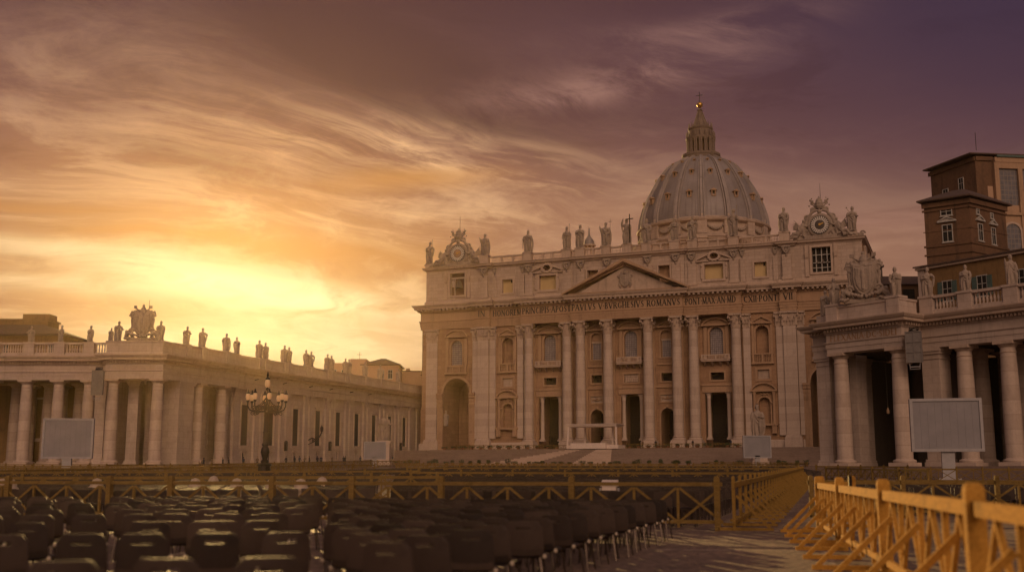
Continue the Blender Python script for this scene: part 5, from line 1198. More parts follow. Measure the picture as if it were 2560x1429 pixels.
KIT = {'staff': statue_mesh('robed_statue', 3, BOOK(-1), ((.215, -.05, .62), (.20, -.11, .66))), 'bless': statue_mesh('robed_statue', 8, UP(-1), LO(1), cape=1), 'book': statue_mesh('robed_statue', 12, LO(-1), BOOK(1)),
       'sword': statue_mesh('robed_statue', 21, ((-.2, -.05, .60), (-.20, -.13, .55)), CHE(1), cape=1), 'pray': statue_mesh('robed_statue', 34, CHE(-1), CHE(1), beard=False), 'open': statue_mesh('robed_statue', 45, OUT(-1), BOOK(1)),
       'high': statue_mesh('robed_statue', 51, HI(-1), ((.19, -.08, .60), (.16, -.12, .64)), lean=-.02), 'turn': statue_mesh('robed_statue', 66, CHE(-1), OUT(1), lean=.03, beard=False), 'cloak': statue_mesh('robed_statue', 73, BOOK(-1), LO(1), cape=-1, wide=1.08)}
def statue(kit, label, loc, h, rot=0., extra=None, flip=1, name='statue', group=None):
    o = put(name, KIT[kit], None, loc, rot); o.scale = (h * flip, h, h); tag(o, label, 'statue', group)
    if extra:
        b = MB(); f = 1; m = 'sculpture_stone'; nm = extra
        if extra == 'staff': b.tube([(.21, -.12, .0), (.205, -.12, 1.06)], .010, 6); b.ball((.205, -.12, 1.07), .02, 6)
        if extra == 'cross': b.box(.175, .205, -.135, -.11, .05, 1.14, 0); b.box(.03, .35, -.133, -.112, .93, .965); m = 'iron'
        if extra == 'cross_staff': b.tube([(.235, -.10, .2), (.24, -.1, 1.12)], .009, 6); b.box(.17, .31, -.108, -.092, .98, 1.0); nm = 'staff'
        if extra == 'sword': b.bar((-.205, -.15, .14), (-.20, -.14, .60), .026, .012); b.bar((-.25, -.14, .56), (-.155, -.14, .56), .014, .02); 
        if extra == 'sword_up': b.bar((.20, -.13, .55), (.235, -.12, .96), .022, .012); nm = 'sword'
        if extra == 'book': b.box(.02, .11, -.19, -.155, .57, .69)
        if extra == 'lance': b.tube([(-.06, -.02, .75), (-.17, -.1, .93)], .010, 5); b.ball((-.175, -.1, .95), .03, 6); nm = 'club'
        if extra == 'saw': b.tube([(-.25, -.12, .0), (-.16, -.14, .62)], .012, 5); b.ball((-.2, -.14, .1), .03, 6); nm = 'tool'
        p = part(nm, b, m, o)
    return o
cF, sF = cos(FROT), sin(FROT)
def fw(x, y, z): return (FAC[0] + cF * x - sF * y, FAC[1] + sF * x + cF * y, z)
S13 = [(-50.4, 'staff', 'robed statue with a short staff, standing alone on the church corner beside the bell-side clock', 51.75, 5.1, 'staff'), (-35.5, 'bless', 'statue with one arm raised in blessing, beside the wing of the bell-side clock angel', 52.62, 5.05, None),
       (-24.5, 'sword', 'statue resting a hand on a sword, alone on the balustrade beyond the blessing figure', 52.62, 5.05, 'sword'), (-14.9, 'book', 'statue hugging a book with a thin staff, next to the small cupola group', 52.62, 5.2, 'staff'), (-11.4, 'pray', 'narrow robed statue with folded arms just before the tiny cupola', 52.62, 5.25, None),
       (-5.2, 'bless', 'statue pointing upward with a cross-topped staff, next to the cross bearer', 52.62, 5.3, 'cross_staff'), (-.15, 'high', 'statue carrying a big dark cross, at the centre of the roof balustrade', 52.62, 5.7, 'cross'), (4.5, 'cloak', 'statue with tool leaning at its side, where the dome outline meets the balustrade', 52.62, 5.3, 'saw'),
       (10.9, 'open', 'robed statue in front of the lit side of the dome drum', 52.62, 5.0, 'staff'), (14.9, 'staff', 'statue with a slanting staff before the middle of the dome drum', 52.62, 5.2, 'sword_up'), (24.1, 'turn', 'tall slim statue before the shaded side of the dome drum', 52.62, 5.9, 'staff'),
       (35.2, 'cloak', 'broad cloaked statue between the dome and the clock with dark bells', 52.62, 5.2, None), (49.3, 'turn', 'statue with a club on the far church corner beside the clock with dark bells', 51.75, 5.1, 'lance')]
for x, k, lb, z, h, ex in S13:
    statue(k, lb, fw(x, attic_y(x) + .35, z), h * 1.05, FROT + R(random.uniform(-14, 14)), ex, group='apostle statues on the church roof')
# niche figure in the arch on the sunset side, and the two large statues before the steps
statue('pray', 'small statue on the jamb of the hazy archway at the church corner', fw(-45.9, .9, 12.2), 3.6, FROT + R(50))
pe = thing('statue_pedestal', 'tall pale pedestal under the large statue, behind the screen at the corridor', 'pedestal', (-24.6, 216, gz(-24, 216)))
b = MB(); b.box(-1.5, 1.5, -1.5, 1.5, 0, .8); b.box(-1.25, 1.25, -1.25, 1.25, .8, 4.1); b.box(-1.45, 1.45, -1.45, 1.45, 4.1, 4.6); part('block', b, 'column_stone', pe)
KIT['large_a'] = statue_mesh('large_statue', 90, BOOK(-1), OUT(1), .008, cape=-1, wide=1.12); KIT['large_b'] = statue_mesh('large_statue', 97, ((-.19, -.05, .58), (-.19, -.12, .50)), BOOK(1), .008, cape=1, wide=1.05)
statue('large_a', 'large white statue of a robed man with keys, before the corridor windows', (-24.6, 216, gz(-24, 216) + 4.6), 5.4, R(8), 'book', name='large_statue')
pe = thing('statue_pedestal', 'pedestal under the large statue by the church steps, hidden by the screen', 'pedestal', (44.2, 202, gz(44, 202)))
b = MB(); b.box(-1.5, 1.5, -1.5, 1.5, 0, .8); b.box(-1.25, 1.25, -1.25, 1.25, .8, 4.8); b.box(-1.45, 1.45, -1.45, 1.45, 4.8, 5.3); part('block', b, 'column_stone', pe)
statue('large_b', 'large bearded statue with a sword, before the shaded niche of the church', (44.2, 202, gz(44, 202) + 5.3), 5.6, R(-12), 'sword', name='large_statue')
# left portico and colonnade
A0 = (-51., 160., 0.); ZS = ZP + 2.05
SL = [(-19.2, 0, 'open', 'half hidden statue against the ochre house on the sunset side balustrade', 2.45), (-14.8, 0, 'turn', 'statue with an outstretched arm against the ochre house eaves', 2.55), (-10.5, 0, 'cloak', 'lone cloaked statue between the ochre house and the portico arms', 2.5),
      (-6.75, -.2, 'pray', 'small kneeling-size statue leaning against its taller neighbour left of the portico arms', 1.9), (-5.75, -.3, 'turn', 'bent statue on the portico edge, left of the crowned arms', 2.85), (.35, -.2, 'cloak', 'broad statue leaning on the sun side of the crowned portico arms', 2.9)]
for x, y, k, lb, h in SL: statue(k, lb, (A0[0] + x, A0[1] + (1.9 if y == 0 else y), ZS), h, R(random.uniform(-30, 30)), group='statues on the sunset side colonnade')
cC, sC = cos(CR), sin(CR)
LK = ['turn', 'staff', 'sword', 'book', 'pray', 'open', 'cloak', 'pray', 'book', 'staff', 'turn', 'cloak', 'open', 'pray', 'book', 'cloak', 'turn']
LN = ['statue reaching out, just right of the crowned portico arms', 'statue stooping over the brightest sun glint on the parapet', 'slim statue, first one past the sun glint', 'statue lifting a cup-like hand, second past the sun glint', 'near one of the first close pair along the corridor', 'far one of the first close pair along the corridor',
      'near one of the second close pair along the corridor', 'far one of the second close pair along the corridor', 'near one of the third close pair along the corridor', 'far one of the third close pair along the corridor', 'near one of the last pair against open sky', 'far one of the last pair against open sky',
      'near one of the hazy pair before the flat pale house', 'far one of the hazy pair before the flat pale house', 'hazy statue before the gabled pale house', 'hazy statue above the screen and the large statue', 'last hazy statue before the church corner']
for i, s in enumerate(LST):
    yy = (-.95 if s < 23 else 0) + .4; zz = ZP + 2.15 + .02 * s
    statue(LK[i], 'corridor roof statue: ' + LN[i] if len(LN[i].split()) < 13 else LN[i], (A0[0] + cC * s - sC * yy, A0[1] + sC * s + cC * yy, zz), (2.75, 3.0, 2.9, 2.85, 3.1, 2.9, 3.1, 2.95, 3.1, 3.0, 3.1, 3.0, 3.0, 3.0, 3.1, 3.1, 3.1)[i], CR - R(90 - random.uniform(10, 60)), group='statues along the corridor roof')
# right colonnade
cR, sR = cos(RWR), sin(RWR); AR = (35.9, 121.5)
def rw(x, y, z): return (AR[0] + cR * x - sR * y, AR[1] + sR * x + cR * y, z)
SRR = [(-2.75, 1.3, 'turn', 'bowed statue on the outer corner block of the dark portico', 2.85, ZP2 + 1.2, .3), (-.5, .0, 'open', 'twisting statue holding up a wreath, left of the shaded portico arms', 3.0, ZP2 + 2.02, .2), (7.3, .0, 'book', 'statue with a hand on its hip, right of the shaded portico arms', 3.1, ZP2 + 2.02, -.1),
       (9.0, 3.2, 'staff', 'statue facing ahead at the start of the fat balusters', 3.15, ZP2 + 2.05, -.2), (13.4, 3.2, 'cloak', 'heavily draped statue before the first green shutters', 2.75, ZP2 + 2.05, -.3), (18.3, 3.2, 'bless', 'statue in profile before the second green shutters', 3.05, ZP2 + 2.05, .4)]
for x, y, k, lb, h, z, r in SRR: statue(k, lb, rw(x, y, z), h, RWR + R(38) + r, None, group='statues on the shaded colonnade')
# ---- crowned coats of arms over both porticos
def arms(s):
    b = MB(); shield(b, 0, -.35, 2.35, 1.9, 3.0, .5); shield(b, 0, -.1, 2.35, 2.35, 3.4, .25); b.box(-2.1, 2.1, -.35, .6, 0, .42); b.box(-.7, .7, -.1, .45, .4, 4.0)
    tiara(b, 0, .05, 3.75, .9); keys(b, 0, -.15, 4.15, 1.15)
    for k in (-1, 1):
        scroll(b, k * 1.45, -.15, 3.55, .42, 1.3, .15, k); scroll(b, k * 1.5, -.2, 1.35, .5, 1.3, .17, -k); b.tube([(k * 1.3, .1, .4), (k * 1.62, .0, 1.2), (k * 1.45, .0, 2.2), (k * 1.55, .0, 3.1), (k * 1.2, .0, 3.7)], [.3, .2, .17, .2, .2], 7)
        b.tube([(k * 2.35, .1, .35), (k * 2.1, -.2, .95), (k * 1.75, -.35, 1.15), (k * 1.3, -.45, .8)], [.3, .36, .3, .2], 7); b.ball((k * 2.15, -.3, 1.35), .24, 8); b.tube([(k * 2.45, -.2, .4), (k * 2.0, -.5, .3), (k * 1.5, -.5, .5)], [.2, .2, .14], 6)
        for i in range(4): b.tube([(k * (.3 + .3 * i), .05, 4.0), (k * (.5 + .38 * i), .0, 4.5 - .08 * i), (k * (.75 + .36 * i), -.05, 4.55 - .22 * i)], [.16, .2, .08], 6)
        for i in range(4): b.ball((k * (.25 + .3 * i), -.55, .62 + .10 * i), .2, 6)
    b.ball((0, .1, 5.15), .22, 6)
    return remeshed(b, 'coat_of_arms', .045, 'sculpture_stone')
AM = arms(1)
o = put('coat_of_arms', AM, None, (A0[0] - 2.35, A0[1] - .1, ZS), R(2)); o.scale = (1.0, 1.0, 1.0); tag(o, 'crowned shield of arms carved in stone, dark against the bright sky on the sunset portico', 'coat of arms')
b = MB(); b.tube([(.7, .3, 4.6), (.72, .3, 6.0)], .03, 5); part('lightning_rod', b, 'iron', o)
o = put('coat_of_arms', AM, None, rw(3.45, .1, ZP2 + 1.78), RWR + R(22)); o.scale = (1.06, 1.0, 1.06); tag(o, 'crowned shield of arms carved in stone over the dark portico on the shaded side', 'coat of arms')
# ================================================================== STEPS up to the church
def build_steps():
    b = MB(); N = 17; zt, zb = 6.25, 2.45; o = len(b.v)
    for k in range(N):
        f = k / (N - 1); z = zt - (zt - zb) * f - .0; zl = 1.6; y = -13.5 - 21 * f; hw = 43 + 7 * f
        # joints between dark and pale flights, fanning out from the platform
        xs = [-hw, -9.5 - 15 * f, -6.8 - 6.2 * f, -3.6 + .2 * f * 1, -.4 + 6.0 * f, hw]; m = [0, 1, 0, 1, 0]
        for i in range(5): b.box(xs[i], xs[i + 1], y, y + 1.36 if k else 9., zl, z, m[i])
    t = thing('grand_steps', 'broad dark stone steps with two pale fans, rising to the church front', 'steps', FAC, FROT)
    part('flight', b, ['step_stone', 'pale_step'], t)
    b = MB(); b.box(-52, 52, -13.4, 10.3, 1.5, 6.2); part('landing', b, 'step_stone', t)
build_steps()
# canopy platform
CN = thing('stage_canopy', 'flat pale canopy on slim posts over a white platform, on top of the steps', 'canopy', fw(-4.6, -12, 0), FROT)
b = MB(); b.box(-5.4, 5.5, -2.2, 3.2, 11.05, 11.32); b.box(-5.7, 5.8, -2.4, 3.4, 11.33, 11.45); b.box(-5.2, 5.3, -2.0, 3.0, 10.85, 11.05); part('roof', b, 'canopy_white', CN)
for x, y in ((-5.2, -1.9), (5.35, -1.9), (-3.0, 2.6), (3.2, 2.6)):
    b = MB(); b.bar((x - (.35 if x < -4 else 0), y, 6.25), (x, y, 10.85), .34, .34); part('post', b, 'canopy_white', CN)
b = MB(); b.box(-4.6, 3.2, -2.6, 3.0, 6.2, 7.4); b.box(-5.6, 5.8, -2.0, 3.2, 6.2, 7.0); part('platform', b, 'canopy_white', CN)
# ================================================================== SCREENS, LOUDSPEAKERS, LAMP
def screen(label, loc, w, h, zb, rot=0., post=True, dpt=.5):
    t = thing('screen', label, 'screen', loc, rot); b = MB(); b.frame(rect(-w / 2 + .04 * w, w / 2 - .04 * w, zb + .04 * w, zb + h - .04 * w), rect(-w / 2, w / 2, zb, zb + h), -dpt / 2 - .06, dpt / 2); b.box(-w / 2 + .02, w / 2 - .02, dpt / 2 - .02, dpt / 2 + .08, zb + .02, zb + h - .02); part('frame', b, 'screen_frame', t)
    b = MB(); n = 9; x0, x1 = -w / 2 + .04 * w, w / 2 - .04 * w
    for i in range(n): b.box(x0 + (x1 - x0) * i / n + .004, x0 + (x1 - x0) * (i + 1) / n - .004, -dpt / 2 + .05, dpt / 2 - .03, zb + .04 * w, zb + h - .04 * w)
    part('panel', b, 'screen_panel', t)
    b = MB(); b.box(-.09 * w, .09 * w, -.2, .25, 0, zb + .4); b.box(-.16 * w, .16 * w, -.5, .5, 0, .15); part('post', b, 'screen_frame', t)
screen('blank grey screen in front of the sunset side columns, left of the portico', (-47.3, 120, gz(0, 120)), 5.2, 4.25, 2.72 - gz(0, 120), R(8))
screen('small blank grey screen under the large statue at the corridor end', (-23.7, 195, gz(0, 195)), 3.75, 3.05, 3.5 - gz(0, 195))
screen('blank grey screen in front of the pedestal beside the church steps', (40.2, 185, gz(0, 185)), 4.6, 3.65, 3.6 - gz(0, 185))
screen('largest blank grey screen, before the shaded colonnade', (36.7, 95, gz(0, 95)), 5.75, 4.45, 3.0 - gz(0, 95), R(-14), dpt=.8)
def speaker(label, loc, w, h, rot):
    t = thing('loudspeaker', label, 'loudspeaker', loc, rot); b = MB(); b.box(-w / 2, w / 2, -.3, .3, .02, h); part('grille', b, 'grey_grille', t); b = MB()
    for x in (-w / 2, 0, w / 2): b.box(x - .05, x + .05, -.36, -.24, 0, h)
    for i in range(4): b.box(-w / 2 - .06, w / 2 + .06, -.38, -.25, h * i / 3 - .05, h * i / 3 + .05)
    part('frame', b, 'grey_grille', t); b = MB(); b.tube([(-w * .3, 0, h), (-w * .3, .4, h + .5), (w * .3, .4, h + .5), (w * .3, 0, h)], .06, 5); b.lathe([(.02, 0), (.5, .1), (.45, .3), (.1, .4)], 8, (0, .1, h)); part('bracket', b, 'iron', t)
    b = MB(); b.tube([(-w * .35, -.2, 0), (-w * .3, -.2, -.7), (w * .3, -.2, -.7), (w * .35, -.2, 0)], .04, 5); b.box(-w * .3, w * .3, -.25, .1, -.5, -.42); part('cable_tray', b, 'screen_frame', t)
speaker('tall grey loudspeaker hung beside the sunset portico', (-58.3, 157.2, 12.0), 1.5, 3.4, R(4)); speaker('tall grey loudspeaker hung beside the dark portico', (41.0, 113.2, 12.3), 1.5, 3.1, R(-30))
def lamp():
    t = thing('street_lamp', 'ornate dark iron street lamp with a ring of glowing globes', 'street lamp', (-19.7, 90, gz(0, 90)))
    b = MB(); b.lathe([(.95, -.1), (.95, .25), (.85, .3)], 8, smooth=False); part('plinth', b, 'bollard_stone', t)
    b = MB(); b.lathe([(.62, .3), (.62, .5), (.52, .55), (.50, 1.2), (.58, 1.25), (.6, 1.35), (.4, 1.42)], 8, smooth=False, ph=pi / 8); part('pedestal', b, 'iron', t)
    b = MB(); b.lathe([(.3, 1.42), (.34, 1.6), (.2, 1.75), (.24, 1.9), (.36, 2.3), (.30, 2.6), (.2, 2.75), (.27, 2.85), (.27, 2.95), (.2, 3.05), (.21, 3.8), (.26, 3.86), (.2, 3.95), (.18, 5.1), (.24, 5.2), (.15, 5.3), (.22, 5.55), (.3, 5.75), (.16, 5.9), (.1, 6.2), (.08, 7.2), (.14, 7.3), (.06, 7.45)], 12); part('shaft', b, 'iron', t)
    arm = MB(); arm.tube([(.1, 0, 5.55), (.5, 0, 5.5), (1.0, 0, 5.5), (1.35, 0, 5.65), (1.5, 0, 5.95), (1.5, 0, 6.3)], [.08, .075, .07, .06, .05, .05], 6); arm.lathe([(.05, 6.2), (.14, 6.3), (.1, 6.4)], 8, (1.5, 0, 0)); scroll(arm, .95, 0, 5.75, .24, 1.4, .055); scroll(arm, .5, 0, 5.78, .2, 1.4, .05, -1); scroll(arm, 1.1, 0, 5.34, .18, 1.4, .045, -1); arm.tube([(.1, 0, 6.6), (.5, 0, 6.1), (.9, 0, 5.9)], .03, 5); am = arm.mesh('arm', 'iron')
    g = MB(); g.lathe([(.08, 6.4), (.15, 6.48), (.185, 6.66), (.165, 6.82), (.11, 6.9)], 12, (1.5, 0, 0)); gm = g.mesh('globe', 'lamp_glass'); f = MB(); f.lathe([(.15, 6.92), (.17, 6.97), (.06, 7.08), (.08, 7.14), (.02, 7.28)], 8, (1.5, 0, 0)); fm = f.mesh('finial', 'iron')
    for k in range(8): a = put('arm', am, t, (0, 0, 0), R(-75 + 45 * k + 4)); put('globe', gm, a); put('finial', fm, a)
    b = MB(); b.lathe([(.1, 7.45), (.19, 7.56), (.23, 7.76), (.2, 7.96), (.14, 8.06)], 12); gt = part('globe', b, 'lamp_glass', t); b = MB(); b.lathe([(.18, 8.08), (.2, 8.15), (.07, 8.3), (.1, 8.4), (.02, 8.75)], 8); part('finial', b, 'iron', gt)
lamp()
# ================================================================== WOODEN BARRIERS
def barrier(label, P, Q, post_at, up_n, h=1.06, legs=0, detail=True, group=None, xb=True, top=1.2, side=1, name='wooden_barrier', pw=.13, pd=.075, rh=.12, W='yellow_wood'):
    """run from P to Q: top and bottom rails, thick round-headed posts at the given distances, uprights and crossed braces between"""
    P, Q = Vector((*P, 0)), Vector((*Q, 0)); L = (Q - P).length; d = (Q - P) / L; a = atan2(d.y, d.x); z0 = gz(P.x, P.y); sl = (gz(Q.x, Q.y) - z0) / L
    t = thing(name, label, 'barrier', (P.x, P.y, z0), a, group); sh = lambda p: (p[0], p[1], p[2] + sl * p[0])
    allb = MB()
    def emit(nm, b, i=None):
        b.tf(sh)
        if detail: part(nm, b, W, t)
        else: allb.join(b)
    b = MB(); b.box(0, L, -.035, .035, h - rh, h); emit('top_rail', b)
    b = MB(); b.box(0, L, -.03, .03, .14, .22); emit('bottom_rail', b)
    for s in post_at:
        b = MB(); b.box(s - pw / 2, s + pw / 2, -pd, pd, .0, top - .07); b.loft([[(s - pw / 2, -pd, top - .07), (s + pw / 2, -pd, top - .07), (s + pw / 2, pd, top - .07), (s - pw / 2, pd, top - .07)], [(s - pw * .42, -pd * .87, top - .02), (s + pw * .42, -pd * .87, top - .02), (s + pw * .42, pd * .87, top - .02), (s - pw * .42, pd * .87, top - .02)], [(s - pw * .2, -pd * .5, top), (s + pw * .2, -pd * .5, top), (s + pw * .2, pd * .5, top), (s - pw * .2, pd * .5, top)]], smooth=False)
        b.box(s - .04, s + .04, -.42, .42, 0, .07); emit('post', b)
    us = [L * i / up_n for i in range(up_n + 1)]
    for i, s in enumerate(us):
        if all(abs(s - p) > .15 for p in post_at): b = MB(); b.box(s - .03, s + .03, -.028, .028, .05, h - .12); emit('upright', b)
    for i, (s0, s1) in enumerate(zip(us, us[1:])):
        if xb is None: break
        if xb:
            b = MB(); b.bar((s0 + .04, -.012, h - .13), (s1 - .04, -.012, .2), .055, .024, (0, 1, 0)); b.bar((s0 + .04, .014, .2), (s1 - .04, .014, h - .13), .055, .024, (0, 1, 0)); emit('brace', b)
        else:
            m = (s0 + s1) / 2; b = MB(); b.bar((s0 + .05, 0, .2), (m, 0, h - .13), .05, .045, (0, 1, 0)); b.bar((s1 - .05, 0, .2), (m, 0, h - .13), .05, .045, (0, 1, 0)); emit('brace', b)
    if legs:
        n = int(L / legs)
        for i in range(n + 1):
            s = .2 + i * (L - .4) / max(1, n); b = MB(); b.bar((s, side * .05, h * .72), (s, side * .78, .05), .06, .055, (1, 0, 0)); b.box(s - .045, s + .045, min(0, side * .85), max(0, side * .85), .0, .06); emit('leg', b)
    if not detail: part('frame', allb, W, t)
    return t
# near run along the path, from the viewer's right into the distance
NP, NQ = (2.62, 3.6), (6.72, 24.9); NL = math.hypot(NQ[0] - NP[0], NQ[1] - NP[1])
barrier('sunlit golden wooden barrier on braced legs, nearest the viewer beside the path', NP, NQ, (.1, 5.5, 10.9, 16.7, NL - .1), 16, legs=1.9, side=1, xb=False, pw=.14)
barrier('short golden barrier end closing off the near run beside the path', (6.85, 25.3), (8.2, 27.2), (.1, 2.2), 2, xb=True)
# run across the picture behind the near chairs
barrier('long wooden barrier crossing behind the near chairs, with crossed braces', (-16.6, 31.2), (4.75, 25.6), (.1, 3.2, 6.3, 8.1, 10.95, 13.1, 15.4, 18.6, 21.95), 22, xb=True, pw=.13, rh=.085, W='shaded_wood')
# run along the far side of the path
FP, FQ = (4.95, 25.4), (23.2, 90.)
barrier('receding wooden barrier with many feet along the far edge of the path', FP, FQ, tuple(.1 + i * 1.9 for i in range(36)), 35, legs=1.9, side=-1, xb=None, pd=.035, W='dim_wood')
# further runs in the square
FARB = [('barrier slicing the chair field behind the long barrier, lamp side', (-22, 44), (-3, 47), 14), ('barrier slicing the chair field before the church steps, nearer the viewer', (-6, 66), (15, 62), 14), ('barrier slicing the chair field before the church steps, mid distance', (-9, 96), (23, 90), 20), ('barrier slicing the chair field before the church steps, farther', (-13, 126), (30, 118), 24), ('barrier across the far left field, before the portico', (-50, 92), (-24, 90), 16), ('barrier along the portico steps on the sunset side', (-72, 138), (-44, 136), 16), ('barrier along the corridor foot, nearer the portico', (-46, 128), (-26, 158), 16),
        ('thin barrier beyond the left chair field, sloping away past the lamp', (-36, 52), (-16, 132), 24), ('barrier in front of the sunset side screen', (-64, 112), (-24, 108), 14), ('barrier at the foot of the corridor wall', (-40, 150), (-16, 196), 16),
        ('long low barrier before the planted foot of the steps', (-16, 160), (22, 150), 22), ('barrier before the planters, nearer the shaded portico', (24, 150), (38, 146), 10), ('barrier row beside the screen by the steps', (30, 172), (44, 168), 8),
        ('crossed barrier at the mouth of the dark portico', (29.5, 110), (36.5, 104), 8), ('crossed barrier in front of the largest screen', (29.8, 86), (44, 82), 16), ('low barrier behind the sunlit run, near the viewer', (8.6, 33), (19, 31.5), 8), ('short barrier angled towards the portico columns', (25.5, 92), (28.0, 76), 8),
        ('barrier crossing the middle of the left chair field', (-40, 62), (-6, 74), 20), ('barrier on the top of the steps, right of the canopy', fw(2, -10.5, 0)[:2], fw(28, -10.5, 0)[:2], 16), ('barrier on the top of the steps, left of the canopy', fw(-38, -10.5, 0)[:2], fw(-11, -10.5, 0)[:2], 16)]
for lb, p, q, n in FARB:
    L = math.hypot(q[0] - p[0], q[1] - p[1]); t = barrier(lb, p, q, tuple(.1 + i * (L - .2) / max(2, n // 2) for i in range(max(2, n // 2) + 1)), int(L / 1.15), detail=False, pw=.12, W='shaded_wood')
    if 'top of the steps' in lb: t.location.z = 6.25
# ================================================================== CHAIRS
def chair_parts():
    W, H = .225, .37; b = MB(); nx, nz = 10, 12; g = {}
    def pt(i, j, o):
        u = -1 + 2 * i / nx; v = j / nz; w = W * (1 - .10 * v)
        x = u * w * (1 - .09 * max(0, (v - .82) / .18) ** 2.2 * abs(u) ** 4 - .10 * max(0, (.2 - v) / .2) ** 2 * abs(u) ** 3); z = .39 + v * H - .035 * max(0, abs(u) - .7) ** 2 / .09 * max(0, (v - .8) / .2)
        y = -.20 - .085 * v + .04 * v * v + .035 * u * u + o
        return (x, y, z)
    for o in (0, .014):
        for j in range(nz + 1):
            for i in range(nx + 1): g[(i, j, o)] = len(b.v); b.v.append(pt(i, j, o))
    hole = lambda i, j: j == 9 and 3 <= i <= 6
    def q(*k): b.f.append(k); b.sm.append(True); b.mi.append(0)
    for j in range(nz):
        for i in range(nx):
            if hole(i, j): 
                continue
            q(g[i, j, 0], g[i + 1, j, 0], g[i + 1, j + 1, 0], g[i, j + 1, 0]); q(g[i, j + 1, .014], g[i + 1, j + 1, .014], g[i + 1, j, .014], g[i, j, .014])
    for i in range(nx): q(g[i, 0, .014], g[i + 1, 0, .014], g[i + 1, 0, 0], g[i, 0, 0]); q(g[i, nz, 0], g[i + 1, nz, 0], g[i + 1, nz, .014], g[i, nz, .014])
    for j in range(nz): q(g[0, j, 0], g[0, j + 1, 0], g[0, j + 1, .014], g[0, j, .014]); q(g[nx, j, .014], g[nx, j + 1, .014], g[nx, j + 1, 0], g[nx, j, 0])
    for i in range(3, 7):
        for jj in (9, 10): q(g[i, jj, 0], g[i + 1, jj, 0], g[i + 1, jj, .014], g[i, jj, .014])
    for ii in (3, 7): q(g[ii, 9, 0], g[ii, 10, 0], g[ii, 10, .014], g[ii, 9, .014])
    back = b.mesh('backrest', 'chair_plastic')
    s = MB(); R_ = []
    for k, (y, z, w) in enumerate(((-.215, .50, .20), (-.205, .455, .215), (-.16, .432, .225), (-.05, .428, .228), (.08, .438, .228), (.17, .440, .222), (.215, .425, .21), (.235, .395, .20))):
        R_.append([(w * u * (1 if abs(u) < .9 else .99), y, z + .018 * u ** 4) for u in (-1, -.8, -.4, 0, .4, .8, 1)] + [(w * u * .99, y + .004, z - .016 + .012 * u ** 4) for u in (1, .8, .4, 0, -.4, -.8, -1)])
    s.loft(R_, True, True); seat = s.mesh('seat', 'chair_plastic')
    legs = []
    for x, y, fx, fy in ((-.17, -.15, -.225, -.235), (.17, -.15, .225, -.235), (-.17, .15, -.22, .23), (.17, .15, .22, .23)):
        l = MB(); l.tube([(x * .6, y * .9, .425), (x, y, .42), (x + (fx - x) * .25, y + (fy - y) * .25, .34), (fx, fy, .02)], .0125, 6); legs.append(l.mesh('leg', 'chair_metal'))
    link = []
    for x in (-.225, .225): f = MB(); f.ball((x, -.17, .425), .026, 7); link.append(f.mesh('link_knob', 'chair_foot'))
    return back, seat, legs, link
C_B, C_S, C_L, C_K = chair_parts()
def chair_proto():
    t = thing('plastic_chair', 'x', 'chair', (0, 0, 0)); put('backrest', C_B, t); put('seat', C_S, t, (0, 0, -.045))
    for l in C_L: put('leg', l, t, (0, 0, -.02))
    [put('link_knob', q_, t, (0, 0, -.04)) for q_ in C_K]; return t
PROTO = None; rc = random.Random(5); CH = []
PD = Vector((.268, .963)); PX_ = Vector((.963, -.268))                 # along the path; along a row
def wedge(y): return -.164 * y
# right-hand block: rows square to the path, ends stepping away along it
for r in range(17):
    e = Vector((-1.12, 8.05)) + PD * (r * .93)
    for j in range(30):
        p = e - PX_ * (j * .56)
        if p.x < wedge(p.y) + .22: break
        if p.y > 24.6 + (-.27) * (p.x - 4): break
        CH.append((p, atan2(-PD.x, PD.y), ('path block', r, j)))
# left-hand block: facing the portico, rows square to it
LD = Vector((sin(R(-13)), cos(R(-13)))); LX = Vector((LD.y, -LD.x))
LROW = [7.5, 10.6, 13.0, 15.4, 17.4, 19.2, 20.9, 22.5, 24.0, 25.4, 26.8]
for r in range(11):
    c = LD * LROW[r]
    for j in range(-16, 17):
        p = c + LX * (j * .58 + .2 * (r % 2) + .1)
        if p.x > wedge(p.y) - .22 or p.x < -.455 * p.y - .5 or abs(p.x / p.y + .36) < .011: continue
        if p.y > 27.6 + (-.27) * (p.x + 8): continue
        CH.append((p, R(13), ('left block', r, j)))
ORDN = ['first', 'second', 'third', 'fourth', 'fifth', 'sixth', 'seventh', 'eighth', 'ninth', 'tenth', 'eleventh', 'twelfth', 'thirteenth', 'fourteenth', 'fifteenth', 'sixteenth', 'seventeenth', 'eighteenth', 'nineteenth', 'twentieth', 'twenty-first', 'twenty-second', 'twenty-third']
CH.sort(key=lambda c: c[0].length)
rows = {}
for p, a, (bl, r, j) in CH: rows.setdefault((bl, r), []).append((p.x, j))
k = 0; rid = {b_: sorted({r for (bb, r) in rows if bb == b_}) for b_ in ('path block', 'left block')}
for p, a, (bl, r, j) in CH[:290]:
    rk = rid[bl].index(r); xs = sorted(rows[(bl, r)], reverse=True); idx = [q[1] for q in xs].index(j)
    if bl == 'path block': lb = f'brown plastic chair beside the path, {ORDN[rk]} row from the viewer, {ORDN[idx]} from the path'
    else: lb = f'brown plastic chair left of the aisle, {ORDN[rk]} row from the viewer, {ORDN[idx]} from the aisle'
    if PROTO is None: PROTO = t = chair_proto()
    else: t = dup(PROTO)
    t.location = (p.x + rc.uniform(-.04, .04), p.y + rc.uniform(-.09, .09), 0); t.rotation_euler = (0, 0, a + rc.gauss(0, .09)); t['label'] = lb; t['group'] = 'plastic chairs in the near rows'
